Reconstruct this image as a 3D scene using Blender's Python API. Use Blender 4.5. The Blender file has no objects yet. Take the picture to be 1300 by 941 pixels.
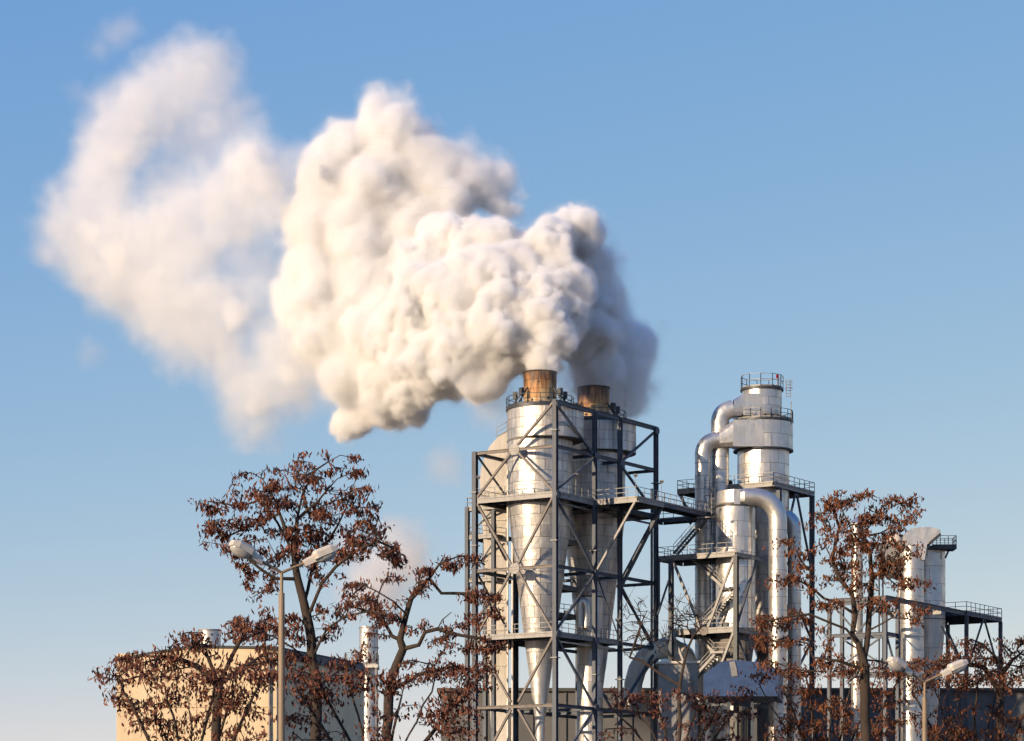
import bpy, bmesh, math, random
import numpy as np
from mathutils import Vector, Matrix
R = math.radians
S = bpy.context.scene
COL = S.collection

# ------------------------------------------------------------------ camera
FPX, CX, HY, CZ = 3500.0, 650.0, 1110.0, 1.7       # focal length, centre column and horizon row of the photograph
cam_d = bpy.data.cameras.new('camera')
cam_d.sensor_fit = 'HORIZONTAL'; cam_d.sensor_width = 36.0
cam_d.lens = FPX / 1300 * 36.0
cam_d.shift_y = (HY - 470.5) / 1300.0
cam_d.clip_start = 0.5; cam_d.clip_end = 20000
cam = bpy.data.objects.new('camera', cam_d); COL.objects.link(cam)
cam.location = (0, 0, CZ); cam.rotation_euler = (R(90), 0, 0)
S.camera = cam

# ------------------------------------------------------------------ light
SUN_EL, SUN_AZ = 14.0, 48.0            # elevation; degrees to the left of straight behind the camera
sx, sy, sz = -math.sin(R(SUN_AZ)) * math.cos(R(SUN_EL)), -math.cos(R(SUN_AZ)) * math.cos(R(SUN_EL)), math.sin(R(SUN_EL))
wd = bpy.data.worlds.new('World'); S.world = wd; wd.use_nodes = True
nt = wd.node_tree; nt.nodes.clear()
wo = nt.nodes.new('ShaderNodeOutputWorld'); bg = nt.nodes.new('ShaderNodeBackground')
sky = nt.nodes.new('ShaderNodeTexSky'); sky.sky_type = 'NISHITA'; sky.sun_disc = False
sky.sun_elevation = R(SUN_EL); sky.sun_rotation = math.atan2(sx, sy)
sky.altitude = 0; sky.air_density = 0.7; sky.dust_density = 0.0; sky.ozone_density = 2.0
bg.inputs['Strength'].default_value = 0.098
# the camera's colour response: one smooth curve per channel over the whole sky
sp = nt.nodes.new('ShaderNodeSeparateColor'); cb = nt.nodes.new('ShaderNodeCombineColor')
nt.links.new(sky.outputs[0], sp.inputs[0])
for i, (gam, gain) in enumerate(((1.0, 1.36), (0.59, 2.0), (0.10, 4.82))):
    pw = nt.nodes.new('ShaderNodeMath'); pw.operation = 'POWER'; pw.inputs[1].default_value = gam
    mu = nt.nodes.new('ShaderNodeMath'); mu.operation = 'MULTIPLY'; mu.inputs[1].default_value = gain
    nt.links.new(sp.outputs[i], pw.inputs[0]); nt.links.new(pw.outputs[0], mu.inputs[0]); nt.links.new(mu.outputs[0], cb.inputs[i])
nt.links.new(cb.outputs[0], bg.inputs[0]); nt.links.new(bg.outputs[0], wo.inputs[0])
sun_d = bpy.data.lights.new('sun', 'SUN'); sun_d.energy = 5.0; sun_d.angle = R(0.5); sun_d.color = (1.0, 0.77, 0.53)
sun = bpy.data.objects.new('sun', sun_d); COL.objects.link(sun)
sun.rotation_euler = Vector((sx, sy, sz)).to_track_quat('Z', 'Y').to_euler()
sun.location = (-60, -40, 80)
S.view_settings.view_transform = 'Standard'; S.view_settings.look = 'None'
S.view_settings.exposure = 0.30; S.view_settings.gamma = 1.0
S.render.engine = 'CYCLES'
cy = S.cycles
cy.use_adaptive_sampling = True; cy.adaptive_threshold = 0.04; cy.adaptive_min_samples = 12
cy.use_denoising = True; cy.denoiser = 'OPENIMAGEDENOISE'
cy.max_bounces = 12; cy.diffuse_bounces = 3; cy.glossy_bounces = 3; cy.volume_bounces = 8; cy.transparent_max_bounces = 8
cy.volume_step_rate = 1.5; cy.volume_max_steps = 512
cy.sample_clamp_indirect = 10.0
cy.caustics_reflective = False; cy.caustics_refractive = False

def W(px, py, Y):
    """the point of the place seen at photograph pixel (px, py), Y metres away"""
    return Vector(((px - CX) / FPX * Y, Y, CZ + (HY - py) / FPX * Y))

# ------------------------------------------------------------------ helpers
rng = random.Random(7)

def thing(name, label, cat, loc, group=None):
    o = bpy.data.objects.new(name, None); COL.objects.link(o)
    o.location = loc; o['label'] = label; o['category'] = cat; o.empty_display_size = 0.5
    if group: o['group'] = group
    return o

def origin(o):
    p = Vector((0, 0, 0))
    while o is not None:
        p += Vector(o.location); o = o.parent
    return p

def link(name, me, parent, kind=None, label=None):
    o = bpy.data.objects.new(name, me); COL.objects.link(o)
    if parent: o.parent = parent
    if kind: o['kind'] = kind
    if label: o['label'] = label
    return o

def copy_tree(o, parent=None):
    c = o.copy(); COL.objects.link(c)
    if parent: c.parent = parent
    for ch in list(o.children):
        copy_tree(ch, c)
    return c

RECT = lambda w, h: [(-w/2, -h/2), (w/2, -h/2), (w/2, h/2), (-w/2, h/2)]
def HSEC(w, h, tf=0.05, tw=0.045):
    a, b = w / 2, h / 2
    return [(-a, -b), (a, -b), (a, -b + tf), (tw/2, -b + tf), (tw/2, b - tf), (a, b - tf), (a, b), (-a, b), (-a, b - tf), (-tw/2, b - tf), (-tw/2, -b + tf), (-a, -b + tf)]

class MB:
    def __init__(s): s.v = []; s.f = []
    def add(s, vs, fs):
        b = len(s.v); s.v.extend(Vector(p) for p in vs); s.f.extend([tuple(b + i for i in f) for f in fs]); return s
    def prism(s, p0, p1, prof, up=(0, 0, 1)):
        """profile (x across, y along 'up') swept straight from p0 to p1, capped"""
        p0, p1 = Vector(p0), Vector(p1); d = (p1 - p0).normalized(); u = Vector(up)
        if abs(d.dot(u)) > 0.99: u = Vector((1, 0, 0)) if abs(d.x) < 0.9 else Vector((0, 1, 0))
        x = d.cross(u).normalized(); y = x.cross(d).normalized(); n = len(prof)
        vs = [p0 + x * a + y * b for a, b in prof] + [p1 + x * a + y * b for a, b in prof]
        fs = [(i, (i + 1) % n, n + (i + 1) % n, n + i) for i in range(n)] + [tuple(range(n))[::-1], tuple(range(n, 2 * n))]
        return s.add(vs, fs)
    def tube(s, p0, p1, r, n=8, r1=None):
        prof = [(r * math.cos(2 * math.pi * i / n), r * math.sin(2 * math.pi * i / n)) for i in range(n)]
        b = len(s.v); s.prism(p0, p1, prof)
        if r1 is not None:
            c = Vector(p1)
            for i in range(n): s.v[b + n + i] = c + (s.v[b + n + i] - c) * (r1 / r)
        return s
    def box(s, c, size, rot=0.0):
        c = Vector(c); hx, hy, hz = size[0] / 2, size[1] / 2, size[2] / 2; ca, sa = math.cos(rot), math.sin(rot)
        vs = [c + Vector((x * ca - y * sa, x * sa + y * ca, z)) for z in (-hz, hz) for x, y in ((-hx, -hy), (hx, -hy), (hx, hy), (-hx, hy))]
        return s.add(vs, [(3, 2, 1, 0), (4, 5, 6, 7), (0, 1, 5, 4), (1, 2, 6, 5), (2, 3, 7, 6), (3, 0, 4, 7)])
    def sweep(s, pts, rad, n=12, cap=True, prof=None, squash=None):
        """round tube (or a profile) along a path, mitred at the bends"""
        pts = [Vector(p) for p in pts]; m = len(pts)
        if not hasattr(rad, '__len__'): rad = [rad] * m
        T = []
        for i in range(m):
            d = Vector((0, 0, 0))
            if i > 0: d += (pts[i] - pts[i-1]).normalized()
            if i < m - 1: d += (pts[i+1] - pts[i]).normalized()
            T.append(d.normalized())
        ref = Vector((0, 1, 0)) if abs(T[0].y) < 0.9 else Vector((1, 0, 0))
        x = T[0].cross(ref).normalized(); vs = []
        base = prof or [(math.cos(2*math.pi*k/n), math.sin(2*math.pi*k/n)) for k in range(n)]
        n = len(base)
        for i in range(m):
            x = (x - T[i] * x.dot(T[i])).normalized(); y = T[i].cross(x).normalized()
            vs += [pts[i] + (x * a + y * b) * rad[i] for a, b in base]
        fs = [(i*n+k, i*n+(k+1) % n, (i+1)*n+(k+1) % n, (i+1)*n+k) for i in range(m-1) for k in range(n)]
        if cap: fs += [tuple(range(n))[::-1], tuple(range((m-1)*n, m*n))]
        return s.add(vs, fs)
    def lathe(s, c, prof, n=32, cap=False):
        c = Vector(c); m = len(prof)
        vs = [c + Vector((r * math.cos(2*math.pi*k/n), r * math.sin(2*math.pi*k/n), z)) for r, z in prof for k in range(n)]
        fs = [(i*n+k, i*n+(k+1) % n, (i+1)*n+(k+1) % n, (i+1)*n+k) for i in range(m-1) for k in range(n)]
        if cap: fs += [tuple(range(n))[::-1], tuple(range((m-1)*n, m*n))]
        return s.add(vs, fs)
    def shell(s, c, fr, z0, z1, a0, a1, t, seg=4):
        """a curved sheet with thickness: fr(a, z) gives the radius of its inner face"""
        c = Vector(c); vs = []
        for dt in (0, t):
            for z in (z0, z1):
                for k in range(seg + 1):
                    a = a0 + (a1 - a0) * k / seg; r = fr(a, z) + dt
                    vs.append(c + Vector((r * math.cos(a), r * math.sin(a), z)))
        q = seg + 1; fs = []
        for k in range(seg):
            fs.append((2*q+k, 2*q+k+1, 3*q+k+1, 3*q+k))                       # outer face
            fs.append((k, k+1, 2*q+k+1, 2*q+k)); fs.append((q+k+1, q+k, 3*q+k, 3*q+k+1))
        fs.append((0, 2*q, 3*q, q)); fs.append((seg, q+seg, 3*q+seg, 2*q+seg))
        return s.add(vs, fs)
    def extrude(s, poly, depth):
        """polygon of points swept by a vector"""
        n = len(poly); d = Vector(depth); poly = [Vector(p) for p in poly]
        return s.add(poly + [p + d for p in poly], [tuple(range(n))[::-1], tuple(range(n, 2*n))] + [(i, (i+1) % n, n+(i+1) % n, n+i) for i in range(n)])
    def mesh(s, name, mat, off=Vector((0, 0, 0)), smooth=True, angle=38):
        me = bpy.data.meshes.new(name); me.from_pydata([tuple(p - off) for p in s.v], [], s.f)
        bm = bmesh.new(); bm.from_mesh(me); bmesh.ops.recalc_face_normals(bm, faces=bm.faces[:]); bm.to_mesh(me); bm.free()
        if mat: me.materials.append(mat)
        if smooth and len(me.polygons):
            me.polygons.foreach_set('use_smooth', [True] * len(me.polygons)); me.set_sharp_from_angle(angle=R(angle))
        return me
    def build(s, name, mat, parent=None, kind=None, label=None, smooth=True, angle=38):
        return link(name, s.mesh(name, mat, origin(parent), smooth, angle), parent, kind, label)

class Frame:
    """a steel tower's own axes: u recedes to the right, v recedes to the left"""
    U = (0.5416, 0.8406)
    def __init__(s, px, Y): s.x, s.y = (px - CX) / FPX * Y, Y
    def w(s, u, v, z): return Vector((s.x + u * s.U[0] - v * s.U[1], s.y + u * s.U[1] + v * s.U[0], z))
    def v_at(s, px, u):
        k = (px - CX) / FPX; x0, y0 = s.x + u * s.U[0], s.y + u * s.U[1]
        return (x0 - k * y0) / (s.U[1] + k * s.U[0])
    def u_at(s, px, v):
        k = (px - CX) / FPX; x0, y0 = s.x - v * s.U[1], s.y + v * s.U[0]
        return (k * y0 - x0) / (s.U[0] - k * s.U[1])
ANG = math.atan2(0.8406, 0.5416)

# ------------------------------------------------------------------ materials
def new_mat(name):
    m = bpy.data.materials.new(name); m.use_nodes = True
    return m, m.node_tree, m.node_tree.nodes['Principled BSDF']

def noise(t, scale, detail=4.0, vec=None, stretch=None, rough=0.55):
    n = t.nodes.new('ShaderNodeTexNoise'); n.inputs['Scale'].default_value = scale; n.inputs['Detail'].default_value = detail
    n.inputs['Roughness'].default_value = rough
    g = t.nodes.new('ShaderNodeNewGeometry'); src = g.outputs['Position']
    if stretch:
        mp = t.nodes.new('ShaderNodeMapping'); mp.inputs['Scale'].default_value = stretch; t.links.new(src, mp.inputs['Vector']); src = mp.outputs[0]
    t.links.new(src, n.inputs['Vector'])
    return n.outputs['Fac']

def ramp(t, fac, stops):
    r = t.nodes.new('ShaderNodeValToRGB'); e = r.color_ramp.elements
    while len(e) < len(stops): e.new(0.5)
    for k, (p, c) in zip(e, stops): k.position = p; k.color = (*c, 1)
    t.links.new(fac, r.inputs[0]); return r.outputs[0]

def mix(t, fac, a, b, mode='MIX'):
    n = t.nodes.new('ShaderNodeMix'); n.data_type = 'RGBA'; n.blend_type = mode
    for s, v in ((n.inputs[0], fac), (n.inputs[6], a), (n.inputs[7], b)):
        if hasattr(v, 'links'): t.links.new(v, s)
        else: s.default_value = v if not isinstance(v, tuple) else (*v, 1)
    return n.outputs[2]

def maprange(t, v, a, b, c, d):
    n = t.nodes.new('ShaderNodeMapRange'); t.links.new(v, n.inputs[0])
    for i, x in enumerate((a, b, c, d)): n.inputs[i + 1].default_value = x
    return n.outputs[0]

def painted(name, col, rough=0.5, metallic=0.0, var=0.12, scale=1.5, bump=0.0, stretch=None, per_object=0.0):
    m, t, b = new_mat(name)
    n = noise(t, scale, 5, stretch=stretch)
    lo = tuple(c * (1 - var) for c in col); hi = tuple(min(1, c * (1 + var)) for c in col)
    c = ramp(t, n, [(0.3, lo), (0.7, hi)])
    if per_object:
        oi = t.nodes.new('ShaderNodeObjectInfo'); k = maprange(t, oi.outputs['Random'], 0, 1, 1 - per_object, 1 + per_object)
        cc = t.nodes.new('ShaderNodeCombineColor'); [t.links.new(k, cc.inputs[i]) for i in range(3)]
        c = mix(t, 1.0, c, cc.outputs[0], 'MULTIPLY')
    t.links.new(c, b.inputs['Base Color']); b.inputs['Metallic'].default_value = metallic
    t.links.new(maprange(t, n, 0.2, 0.8, rough - 0.08, rough + 0.08), b.inputs['Roughness'])
    if bump:
        bp = t.nodes.new('ShaderNodeBump'); bp.inputs['Strength'].default_value = bump; bp.inputs['Distance'].default_value = 0.05
        t.links.new(n, bp.inputs['Height']); t.links.new(bp.outputs[0], b.inputs['Normal'])
    return m

def cladding(name, col, rough, metallic, dirt=0.35, per_object=0.10, drips=None):
    """weathered aluminium sheet: each sheet a little different, with rain streaks and dull patches"""
    m, t, b = new_mat(name)
    oi = t.nodes.new('ShaderNodeObjectInfo')
    k = maprange(t, oi.outputs['Random'], 0, 1, 1 - per_object, 1 + per_object * 0.6)
    cc = t.nodes.new('ShaderNodeCombineColor'); [t.links.new(k, cc.inputs[i]) for i in range(3)]
    c = mix(t, 1.0, col, cc.outputs[0], 'MULTIPLY')
    st = noise(t, 1.0, 5, stretch=(2.6, 2.6, 0.14), rough=0.65)
    f = maprange(t, st, 0.46, 0.70, 0.0, dirt)
    c = mix(t, f, c, (0.27, 0.20, 0.13))
    pa = noise(t, 0.35, 5, rough=0.6)
    c = mix(t, maprange(t, pa, 0.35, 0.7, 0.0, 0.40), c, (0.40, 0.37, 0.33))
    if drips:                                          # rust that has run down from the stack above
        gp = t.nodes.new('ShaderNodeNewGeometry'); sp = t.nodes.new('ShaderNodeSeparateXYZ'); t.links.new(gp.outputs['Position'], sp.inputs[0])
        s2 = noise(t, 1.0, 4, stretch=(3.4, 3.4, 0.06), rough=0.7)
        mu = t.nodes.new('ShaderNodeMath'); mu.operation = 'MULTIPLY'
        t.links.new(maprange(t, sp.outputs['Z'], drips[0], drips[1], 0.0, 0.9), mu.inputs[0]); t.links.new(maprange(t, s2, 0.50, 0.66, 0.0, 1.0), mu.inputs[1])
        c = mix(t, mu.outputs[0], c, (0.24, 0.13, 0.06))
    t.links.new(c, b.inputs['Base Color'])
    b.inputs['Metallic'].default_value = metallic
    n2 = noise(t, 0.8, 3)
    ad = t.nodes.new('ShaderNodeMath'); ad.operation = 'ADD'
    t.links.new(maprange(t, n2, 0.3, 0.7, rough - 0.10, rough + 0.12), ad.inputs[0])
    t.links.new(maprange(t, oi.outputs['Random'], 0, 1, -0.05, 0.05), ad.inputs[1])
    t.links.new(ad.outputs[0], b.inputs['Roughness'])
    n3 = noise(t, 0.9, 2); bp = t.nodes.new('ShaderNodeBump'); bp.inputs['Strength'].default_value = 0.5; bp.inputs['Distance'].default_value = 0.14
    t.links.new(n3, bp.inputs['Height']); t.links.new(bp.outputs[0], b.inputs['Normal'])
    return m

def rusty(name):
    m, t, b = new_mat(name)
    st = noise(t, 1.0, 6, stretch=(2.2, 2.2, 0.22), rough=0.7)
    tc = t.nodes.new('ShaderNodeNewGeometry'); sp = t.nodes.new('ShaderNodeSeparateXYZ'); t.links.new(tc.outputs['Position'], sp.inputs[0])
    up = maprange(t, sp.outputs['Z'], 50.8, 54.8, 0.0, 0.45)
    ad = t.nodes.new('ShaderNodeMath'); ad.operation = 'ADD'; t.links.new(st, ad.inputs[0]); t.links.new(up, ad.inputs[1])
    c = ramp(t, ad.outputs[0], [(0.42, (0.60, 0.53, 0.42)), (0.58, (0.54, 0.40, 0.22)), (0.74, (0.38, 0.19, 0.07)), (0.93, (0.08, 0.045, 0.03))])
    t.links.new(c, b.inputs['Base Color']); b.inputs['Roughness'].default_value = 0.55; b.inputs['Metallic'].default_value = 0.35
    return m

M = {}
M['clad'] = cladding('aluminium_cladding', (0.66, 0.64, 0.605), 0.50, 0.78, dirt=0.5, drips=(43.0, 51.5))
M['clad_new'] = cladding('bright_cladding', (0.67, 0.65, 0.61), 0.43, 0.80, dirt=0.2, per_object=0.07)
M['pipe'] = cladding('pipe_cladding', (0.63, 0.61, 0.57), 0.42, 0.80, dirt=0.2)
M['seam'] = painted('dark_seam_backing', (0.17, 0.15, 0.13), 0.7)  # dark backing sheet seen through the open joints of the cladding
M['rust'] = rusty('rusty_stack')
M['soot'] = painted('soot', (0.03, 0.025, 0.02), 0.9)
M['steel'] = painted('blue_grey_steel', (0.072, 0.085, 0.106), 0.6, 0.0, 0.35, 0.8, stretch=(1, 1, 0.3))
M['galv'] = painted('galvanised_steel', (0.27, 0.26, 0.245), 0.6, 0.3, 0.25, 1.2)
M['sun_tint'] = painted('sun_tinted_brown_grey_steel', (0.15, 0.13, 0.115), 0.6, 0.2, 0.35, 1.0)  # warm sunlight on the left-face steel, put into the colour as a brown tint
M['dark'] = painted('dark_steel', (0.05, 0.055, 0.06), 0.5, 0.3, 0.2)
M['beige'] = cladding('cream_duct_sheet', (0.76, 0.70, 0.60), 0.6, 0.1, dirt=0.25)
M['plaster'] = painted('cream_plaster', (0.70, 0.54, 0.34), 0.85, 0, 0.14, 0.5, stretch=(1, 1, 0.35))
M['roof'] = painted('roofing_felt', (0.07, 0.07, 0.065), 0.9)
M['hall'] = painted('grey_sheet_wall', (0.11, 0.11, 0.11), 0.7, 0.0, 0.2, 0.3, stretch=(1, 1, 0.2))
M['blue'] = painted('faded_blue_paint', (0.035, 0.07, 0.16), 0.55, 0.0, 0.25, 1.0)
M['red'] = painted('red_lamp_glass', (0.40, 0.02, 0.015), 0.3)
M['lamp_lid'] = painted('grey_lamp_plastic', (0.56, 0.51, 0.44), 0.5, 0, 0.10, 6)
M['post'] = painted('grey_lamp_post', (0.25, 0.18, 0.115), 0.6, 0, 0.2, 5, stretch=(1, 1, 0.2))
M['bark'] = painted('bark', (0.042, 0.028, 0.019), 0.9, 0, 0.4, 6, 0.6, stretch=(1, 1, 0.25))
M['ground'] = painted('dry_ground', (0.10, 0.095, 0.075), 0.95, 0, 0.3, 0.05)
def glass_bowl():
    m, t, b = new_mat('frosted_lamp_bowl')
    b.inputs['Base Color'].default_value = (0.62, 0.60, 0.56, 1); b.inputs['Roughness'].default_value = 0.15
    b.inputs['Transmission Weight'].default_value = 0.35; b.inputs['IOR'].default_value = 1.45
    return m
M['bowl'] = glass_bowl()
def leaf_mat(name, cols):
    m, t, b = new_mat(name)
    g = t.nodes.new('ShaderNodeNewGeometry')
    c = ramp(t, g.outputs['Random Per Island'], [(i / (len(cols) - 1), c) for i, c in enumerate(cols)])
    t.links.new(c, b.inputs['Base Color']); b.inputs['Roughness'].default_value = 0.75
    b.inputs['Specular IOR Level'].default_value = 0.2
    tr = t.nodes.new('ShaderNodeBsdfTranslucent'); t.links.new(c, tr.inputs[0])
    mx = t.nodes.new('ShaderNodeMixShader'); mx.inputs[0].default_value = 0.25
    t.links.new(b.outputs[0], mx.inputs[1]); t.links.new(tr.outputs[0], mx.inputs[2])
    t.links.new(mx.outputs[0], t.nodes['Material Output'].inputs['Surface'])
    return m
M['leaf'] = leaf_mat('withered_brown_leaf', [(0.045, 0.02, 0.017), (0.135, 0.05, 0.033), (0.21, 0.08, 0.048), (0.29, 0.13, 0.08)])
M['leaf_red'] = leaf_mat('withered_red_brown_leaf', [(0.07, 0.028, 0.018), (0.16, 0.06, 0.03), (0.22, 0.085, 0.04), (0.28, 0.12, 0.06)])
M['leaf_tan'] = leaf_mat('withered_tan_leaf', [(0.09, 0.045, 0.03), (0.18, 0.09, 0.05), (0.28, 0.15, 0.085)])

# ------------------------------------------------------------------ ground
g = MB(); g.box((0, 900, -0.25), (6000, 4200, 0.5)); g.build('ground', M['ground'], None, 'structure')

# ------------------------------------------------------------------ steelwork
def railing(parent, pts, step=1.25, mat=None, closed=False, h=1.1, drop=0.30):
    """two rails on evenly spaced stanchions along a polyline on the deck edge"""
    m = MB(); pts = [Vector(p) for p in pts]
    if closed: pts = pts + [pts[0]]
    for a, b in zip(pts[:-1], pts[1:]):
        L_ = (b - a).length; n = max(1, round(L_ / step)); z = Vector((0, 0, 1))
        for hh in (h, h * 0.55): m.prism(a + z * hh, b + z * hh, RECT(0.055, 0.055))
        m.prism(a + z * 0.08, b + z * 0.08, RECT(0.02, 0.15))
        for k in range(n + 1):
            p = a.lerp(b, k / n); m.prism(p - z * drop, p + z * h, RECT(0.07, 0.07))
    return m.build('railing', mat or M['galv'], parent, 'stuff', smooth=False)

def ring_pts(c, r, z, n, a0=0.0, a1=2 * math.pi):
    return [Vector((c[0] + r * math.cos(a0 + (a1 - a0) * k / n), c[1] + r * math.sin(a0 + (a1 - a0) * k / n), z)) for k in range(n)]

def deck(parent, fr, u0, u1, v0, v1, z, rail='', h=0.42, mat=None, fascia=None):
    """a grating deck on an edge of channel beams; rail names the sides (f: v0, b: v1, n: u0, x: u1)"""
    e = 0.09
    d = MB(); d.extrude([fr.w(u0+e, v0+e, z-0.08), fr.w(u1-e, v0+e, z-0.08), fr.w(u1-e, v1-e, z-0.08), fr.w(u0+e, v1-e, z-0.08)], (0, 0, 0.06))
    d.build('grating', M['dark'], parent, smooth=False)
    for a, b in (((u0, v0), (u1, v0)), ((u0, v1), (u1, v1)), ((u0, v0 + 0.13), (u0, v1 - 0.13)), ((u1, v0 + 0.13), (u1, v1 - 0.13))):
        MB().prism(fr.w(*a, z - h/2), fr.w(*b, z - h/2), HSEC(0.2, h, 0.04, 0.06)).build('edge_beam', fascia or M['galv'], parent, smooth=False)
    n = max(1, int((u1 - u0) / 2.2))
    for k in range(1, n):
        u = u0 + (u1 - u0) * k / n
        MB().prism(fr.w(u, v0 + 0.12, z - 0.25), fr.w(u, v1 - 0.12, z - 0.25), HSEC(0.14, 0.28, 0.03, 0.03)).build('joist', M['steel'], parent, smooth=False)
    S_ = {'f': ((u0, v0), (u1, v0)), 'b': ((u0, v1), (u1, v1)), 'n': ((u0, v0), (u0, v1)), 'x': ((u1, v0), (u1, v1))}
    for r in rail:
        a, b = S_[r]; railing(parent, [fr.w(*a, z), fr.w(*b, z)])

def column(parent, fr, u, v, z0, z1, w=0.5, mat=None, name='column'):
    return MB().prism(fr.w(u, v, z0), fr.w(u, v, z1), HSEC(w, w, 0.07, 0.06), up=(fr.U[0], fr.U[1], 0)).build(name, mat or M['steel'], parent, smooth=False)

def beam(parent, a, b, h=0.36, w=0.26, mat=None):
    return MB().prism(a, b, HSEC(w, h, 0.04, 0.04)).build('beam', mat or M['steel'], parent, smooth=False)

def brace(parent, a, b, r=0.13, mat=None):
    r *= 0.86
    return MB().prism(a, b, RECT(2*r, 2*r)).build('brace', mat or M['steel'], parent, smooth=False)

def gusset(parent, fr, u, v, z, s=0.55, along='v', mat=None):
    p = fr.w(u, v, z); d = Vector((fr.U[0], fr.U[1], 0)) if along == 'u' else Vector((-fr.U[1], fr.U[0], 0)); n = Vector((d.y, -d.x, 0)) * 0.05
    q = [p + d*s*x + Vector((0, 0, s*y)) - n for x, y in ((-1, -.35), (-.5, -.9), (.5, -.9), (1, -.35), (1, .35), (.5, .9), (-.5, .9), (-1, .35))]
    MB().extrude(q, n * 2).build('gusset_plate', mat or M['galv'], parent, smooth=False)

# ---- the frame round the twin cyclones
F1 = Frame(705, 285.0)
U = [0.0, 7.88, 13.12, 20.9]; V1 = 9.97
Z = [50.8, 46.2, 41.2, 33.8, 26.7, 19.4, 12.2, 5.0, 0.0]
T = thing('steel_frame', 'tall blue-grey braced steel frame enclosing the twin cyclones under the big steam cloud', 'steel frame', F1.w(0, 0, 0))
for i, u in enumerate(U):
    column(T, F1, u, 0, 0, Z[0], 0.42 if i else 0.46)
    column(T, F1, u, V1, 0, Z[1], 0.5)
for u, v, z in ((0, 0, 47.6), (20.9, 0, 44.6), (7.88, 0, 35.9), (0, V1, 41.9), (0, 0, 36.2), (13.12, 0, 22.6), (7.88, 0, 22.8), (0, 0, 24.1), (0, V1, 36.3)):
    MB().box(F1.w(u, v, z), (0.78, 0.78, 0.10), ANG).build('splice_plate', M['galv'], T, smooth=False)
for z in Z[:8]:
    for v in (0, V1):
        if v and z == Z[0]: continue
        for a, b in zip(U[:-1], U[1:]):
            if z in (Z[2], Z[4]) and v == 0 and a < 13: continue            # the decks' own edge beams lie there
            beam(T, F1.w(a + .27, v, z - 0.2), F1.w(b - .27, v, z - 0.2), 0.46 if z == Z[0] else 0.34)
    for u in U:
        if z == Z[0] or (u == 0 and z in (Z[2], Z[4])): continue
        beam(T, F1.w(u, .27, z - 0.2), F1.w(u, V1 - .27, z - 0.2), 0.32, mat=M['sun_tint'] if u == 0 else None)
vm = V1 / 2
def chevron(zt, zb, u=0.0, down=True, vz=(0.3, None)):
    """two braces between a level's corners and the middle of the next"""
    for v in (0.3, V1 - 0.3):
        m_ = vm - 0.45 if v < vm else vm + 0.45
        if down: brace(T, F1.w(u, v, zt), F1.w(u, m_, zb + 0.3), 0.13, M['sun_tint'] if u == 0 else None)
        else: brace(T, F1.w(u, m_, zt - 0.5), F1.w(u, v, zb + 0.2), 0.13, M['sun_tint'] if u == 0 else None)
brace(T, F1.w(0, 0.25, 50.5), F1.w(0, vm - 0.4, 46.5), 0.14, M['sun_tint'])
chevron(46.2, 41.2, down=False); chevron(40.7, 33.8); chevron(33.8, 26.7, down=False); chevron(26.2, 19.4); chevron(19.4, 12.2, down=False)
for u in (20.9,): chevron(40.7, 33.8, u); chevron(33.8, 26.7, u, False); chevron(26.2, 19.4, u)
for a, b in ((45.8, 41.2), (40.7, 33.8), (33.4, 26.7)): brace(T, F1.w(0.5, V1, a), F1.w(7.6, V1, b), 0.1)
for z in (46.0, 33.6): gusset(T, F1, -0.06, vm, z, 0.62)
# right face: zigzags in the two cyclone bays
for a, b in (((0.25, 50.3), (7.6, 46.1)), ((7.6, 45.6), (0.25, 41.5)), ((0.25, 40.6), (7.6, 33.9)), ((7.6, 33.2), (0.25, 27.0)), ((0.25, 26.2), (7.6, 19.6)), ((7.6, 19.0), (0.25, 12.6)),
             ((20.6, 50.2), (13.4, 46.0)), ((13.4, 45.6), (20.6, 41.4)), ((13.4, 32.6), (20.6, 26.2)), ((20.6, 26.0), (13.4, 19.6))):
    brace(T, F1.w(a[0], 0, a[1]), F1.w(b[0], 0, b[1]), 0.13)
brace(T, F1.w(8.1, -0.05, 33.6), F1.w(12.9, -0.05, 26.9), 0.06)
# decks inside the frame; the upper one juts out to the right and runs on as a walkway
deck(T, F1, 0, 7.88, 0, V1, Z[2], 'fnb', 0.5)
deck(T, F1, 7.98, 20.8, 0.1, V1, Z[2] - 0.02, 'b', 0.5)
deck(T, F1, 7.88, 13.4, -5.3, -0.1, Z[2], 'fn', 0.5)
deck(T, F1, 0, 13.12, 0, V1, Z[4], 'fn', 0.42)
deck(T, F1, 4.6, 8.1, V1 + 0.3, 14.0, 41.1, 'nb', 0.36); deck(T, F1, 4.6, 8.1, V1 + 0.3, 14.0, 38.0, 'nb', 0.34); deck(T, F1, 4.6, 8.1, V1 + 0.3, 14.0, 33.4, 'nb', 0.34); deck(T, F1, 4.6, 8.1, V1 + 0.3, 14.0, 26.3, 'nb', 0.34)
deck(T, F1, 8.4, 12.6, 5.0, 9.4, 37.6, 'fn', 0.36); deck(T, F1, 8.4, 12.6, 5.0, 9.4, 32.6, 'fn', 0.36); deck(T, F1, 8.4, 12.6, 5.0, 9.4, 29.6, 'fn', 0.36)
column(T, F1, 4.6, 14.0, 0, 41.2, 0.42, name='outer_column'); column(T, F1, 8.1, 14.0, 0, 41.2, 0.42, name='outer_column')
for za, zb in ((37.5, 33.4), (33.0, 26.6), (40.9, 38.2)): brace(T, F1.w(4.6, 10.4, za), F1.w(4.6, 13.7, zb), 0.08)
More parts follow.
